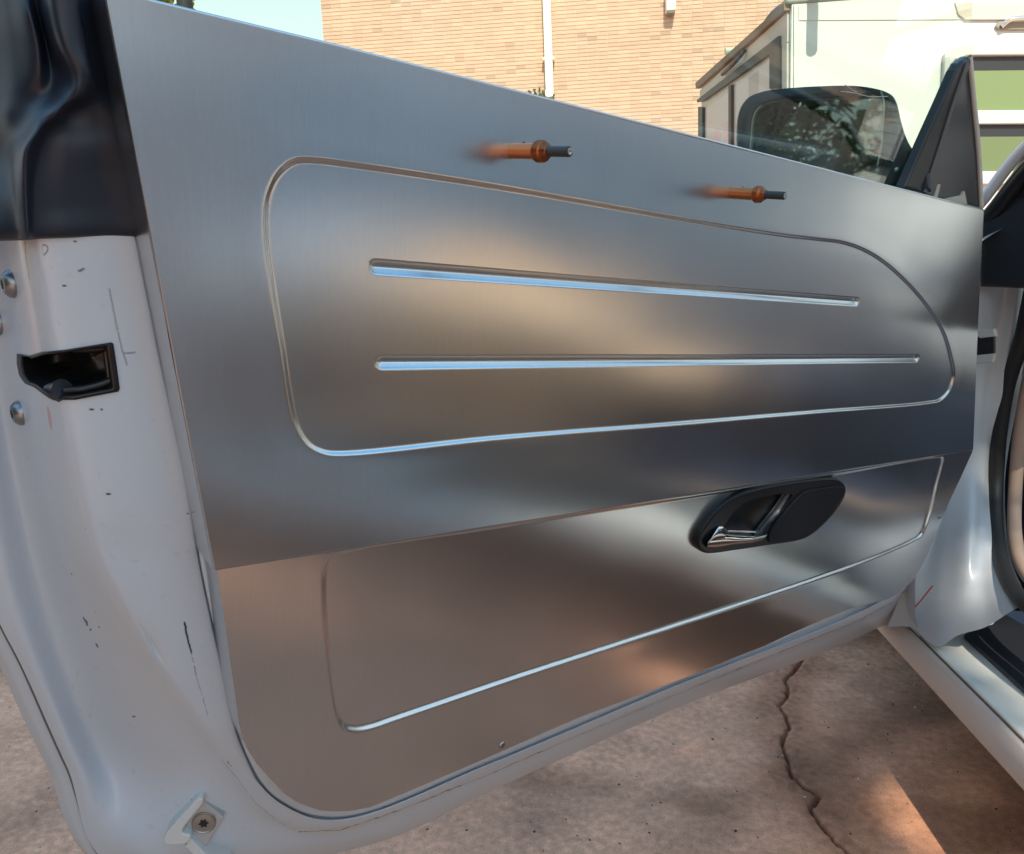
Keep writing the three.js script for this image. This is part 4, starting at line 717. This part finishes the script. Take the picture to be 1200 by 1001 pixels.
{
  // the shade tree behind the camera, on the sun's side
  const c = SUN.clone().multiplyScalar(8 / 1).add(V3(-.45, .5, -.9));
  const base = V3(c.x - 1.2, 0, c.z + 1.2);
  const R = (x, y, z, a, b, d) => [c.x - base.x + x, c.y + y, c.z - base.z + z, a, b, d];
  tree('shade_tree', 'broad dense tree behind the camera that shades the open car door', base, 4.6, [R(-1.0, 0, 0, 1.0, .8, 1.0), R(.1, .1, .1, .95, .8, 1.0), R(-.4, .5, -.8, 1.0, .7, .9), R(-.3, -.3, .8, 1.1, .7, .9), R(-1.9, .2, .2, 1.0, .8, 1.0), R(-1.3, .2, -.9, .9, .7, .9), R(.25, .5, -.7, .7, .6, .8), R(.2, -.2, .9, .8, .6, .8), R(-1.2, -.1, 1.1, .9, .7, .9), R(.5, .1, .1, .6, .5, .7), R(.9, .1, -.3, .7, .5, .8), R(.9, .2, .5, .7, .5, .7), R(.7, .2, -.9, .7, .5, .7)], 36000, .13, [.055, .095, .028], null, true);
  // hedge trees to the left and behind, that the mirror shows
  let i = 0; const L = ['tall dark evergreen tree standing behind the camera, seen in the mirror', 'bushy dark tree left of the camera, beside the tall evergreen', 'spreading dark tree left of the camera, nearest the building', 'low leafy tree behind the camera, beyond the shade tree', 'wide leafy tree left of the camera with paler leaves', 'rounded dark tree in the row behind the left trees'];
  for (const [x, z, h] of [[-4.6, 6.5, 4.4], [-4.0, 3.6, 4.2], [-5.8, 0.2, 2.7], [-3.5, 11, 4.0], [-4.9, 1.9, 3.2], [-6, 9.5, 4.2]]) {
    const cl = []; for (let k = 0; k < 9; k++) { const t = k / 8; cl.push([rr(-1, 1) * 1.3, .5 + h * .85 * t, rr(-1, 1) * 1.3, 1.3 * (1.1 - .5 * t), 1.0, 1.3 * (1.1 - .5 * t)]); }
    tree('yard_tree', L[i], V3(x, 0, z), h * .5, cl, 20000, .15, i === 4 ? [.10, .15, .04] : [.035, .062, .02], null, false); i++;
  }
  // sunlit tree beyond the pole
  const s = onZ(190, 2, -15); tree('sunlit_tree', 'yellow-green sunlit tree beyond the dark pole at the far left', V3(s.x - .7, 0, -15), 3.5, [[0, 4.2, 0, 1.5, 1.4, 1.4], [.3, 5.6, .2, 1.3, 1.2, 1.2], [-1, 5, 0, 1.4, 1.2, 1.2], [0, 6.8, 0, 1.2, 1.1, 1.1]], 9000, .2, [.30, .33, .09], null, false);
}
{
  // unseen grey shed added on the right as a dull reflection
  const x = 15, s = thing('added_grey_shed', 'long grey metal shed added out of view beyond the far side of the car', 'shed', V3(x + 3, 0, 4));
  add(s, 'wall', box(x + 3, 2, 4, 6, 4, 16), std([.34, .36, .37], .6));
  for (let k = 0; k < 26; k++) add(s, 'wall_rib', box(x - .025, 2, -3.8 + k * .62, .05, 3.96, .10), std([.34, .36, .37], .6));
  const r = new THREE.ExtrudeGeometry(shape2([[-3.3, 0], [3.3, 0], [0, 1.1]].map(p => new THREE.Vector2(...p))), { depth: 16.4, bevelEnabled: false }); r.translate(x + 3, 4, -4.2); add(s, 'roof', r, std([.30, .31, .32], .5));
}
{
  const z = -7.5, s = thing('added_white_warehouse', 'low white rendered warehouse added out of view beyond the car windscreen to the right', 'building', V3(20, 0, z - 3));  // unseen pale building added to give the door metal a bright reflection
  add(s, 'wall', box(21, 2.1, z - 3, 24, 4.2, 6), std([.66, .67, .66], .8));
  add(s, 'coping', box(21, 4.28, z - 3, 24.3, .16, 6.3), std([.4, .4, .4], .7));
  for (let k = 0; k < 4; k++) { const w = add(s, 'roller_door', box(12.5 + k * 5, 1.5, z + .01, 3, 3, .06), std([.45, .47, .48], .5)); for (let j = 0; j < 9; j++) add(w, 'slat', box(12.5 + k * 5, .2 + j * .32, z + .05, 2.96, .28, .03, .01), std([.45, .47, .48], .5)); }
}
renderer.render(scene, camera);
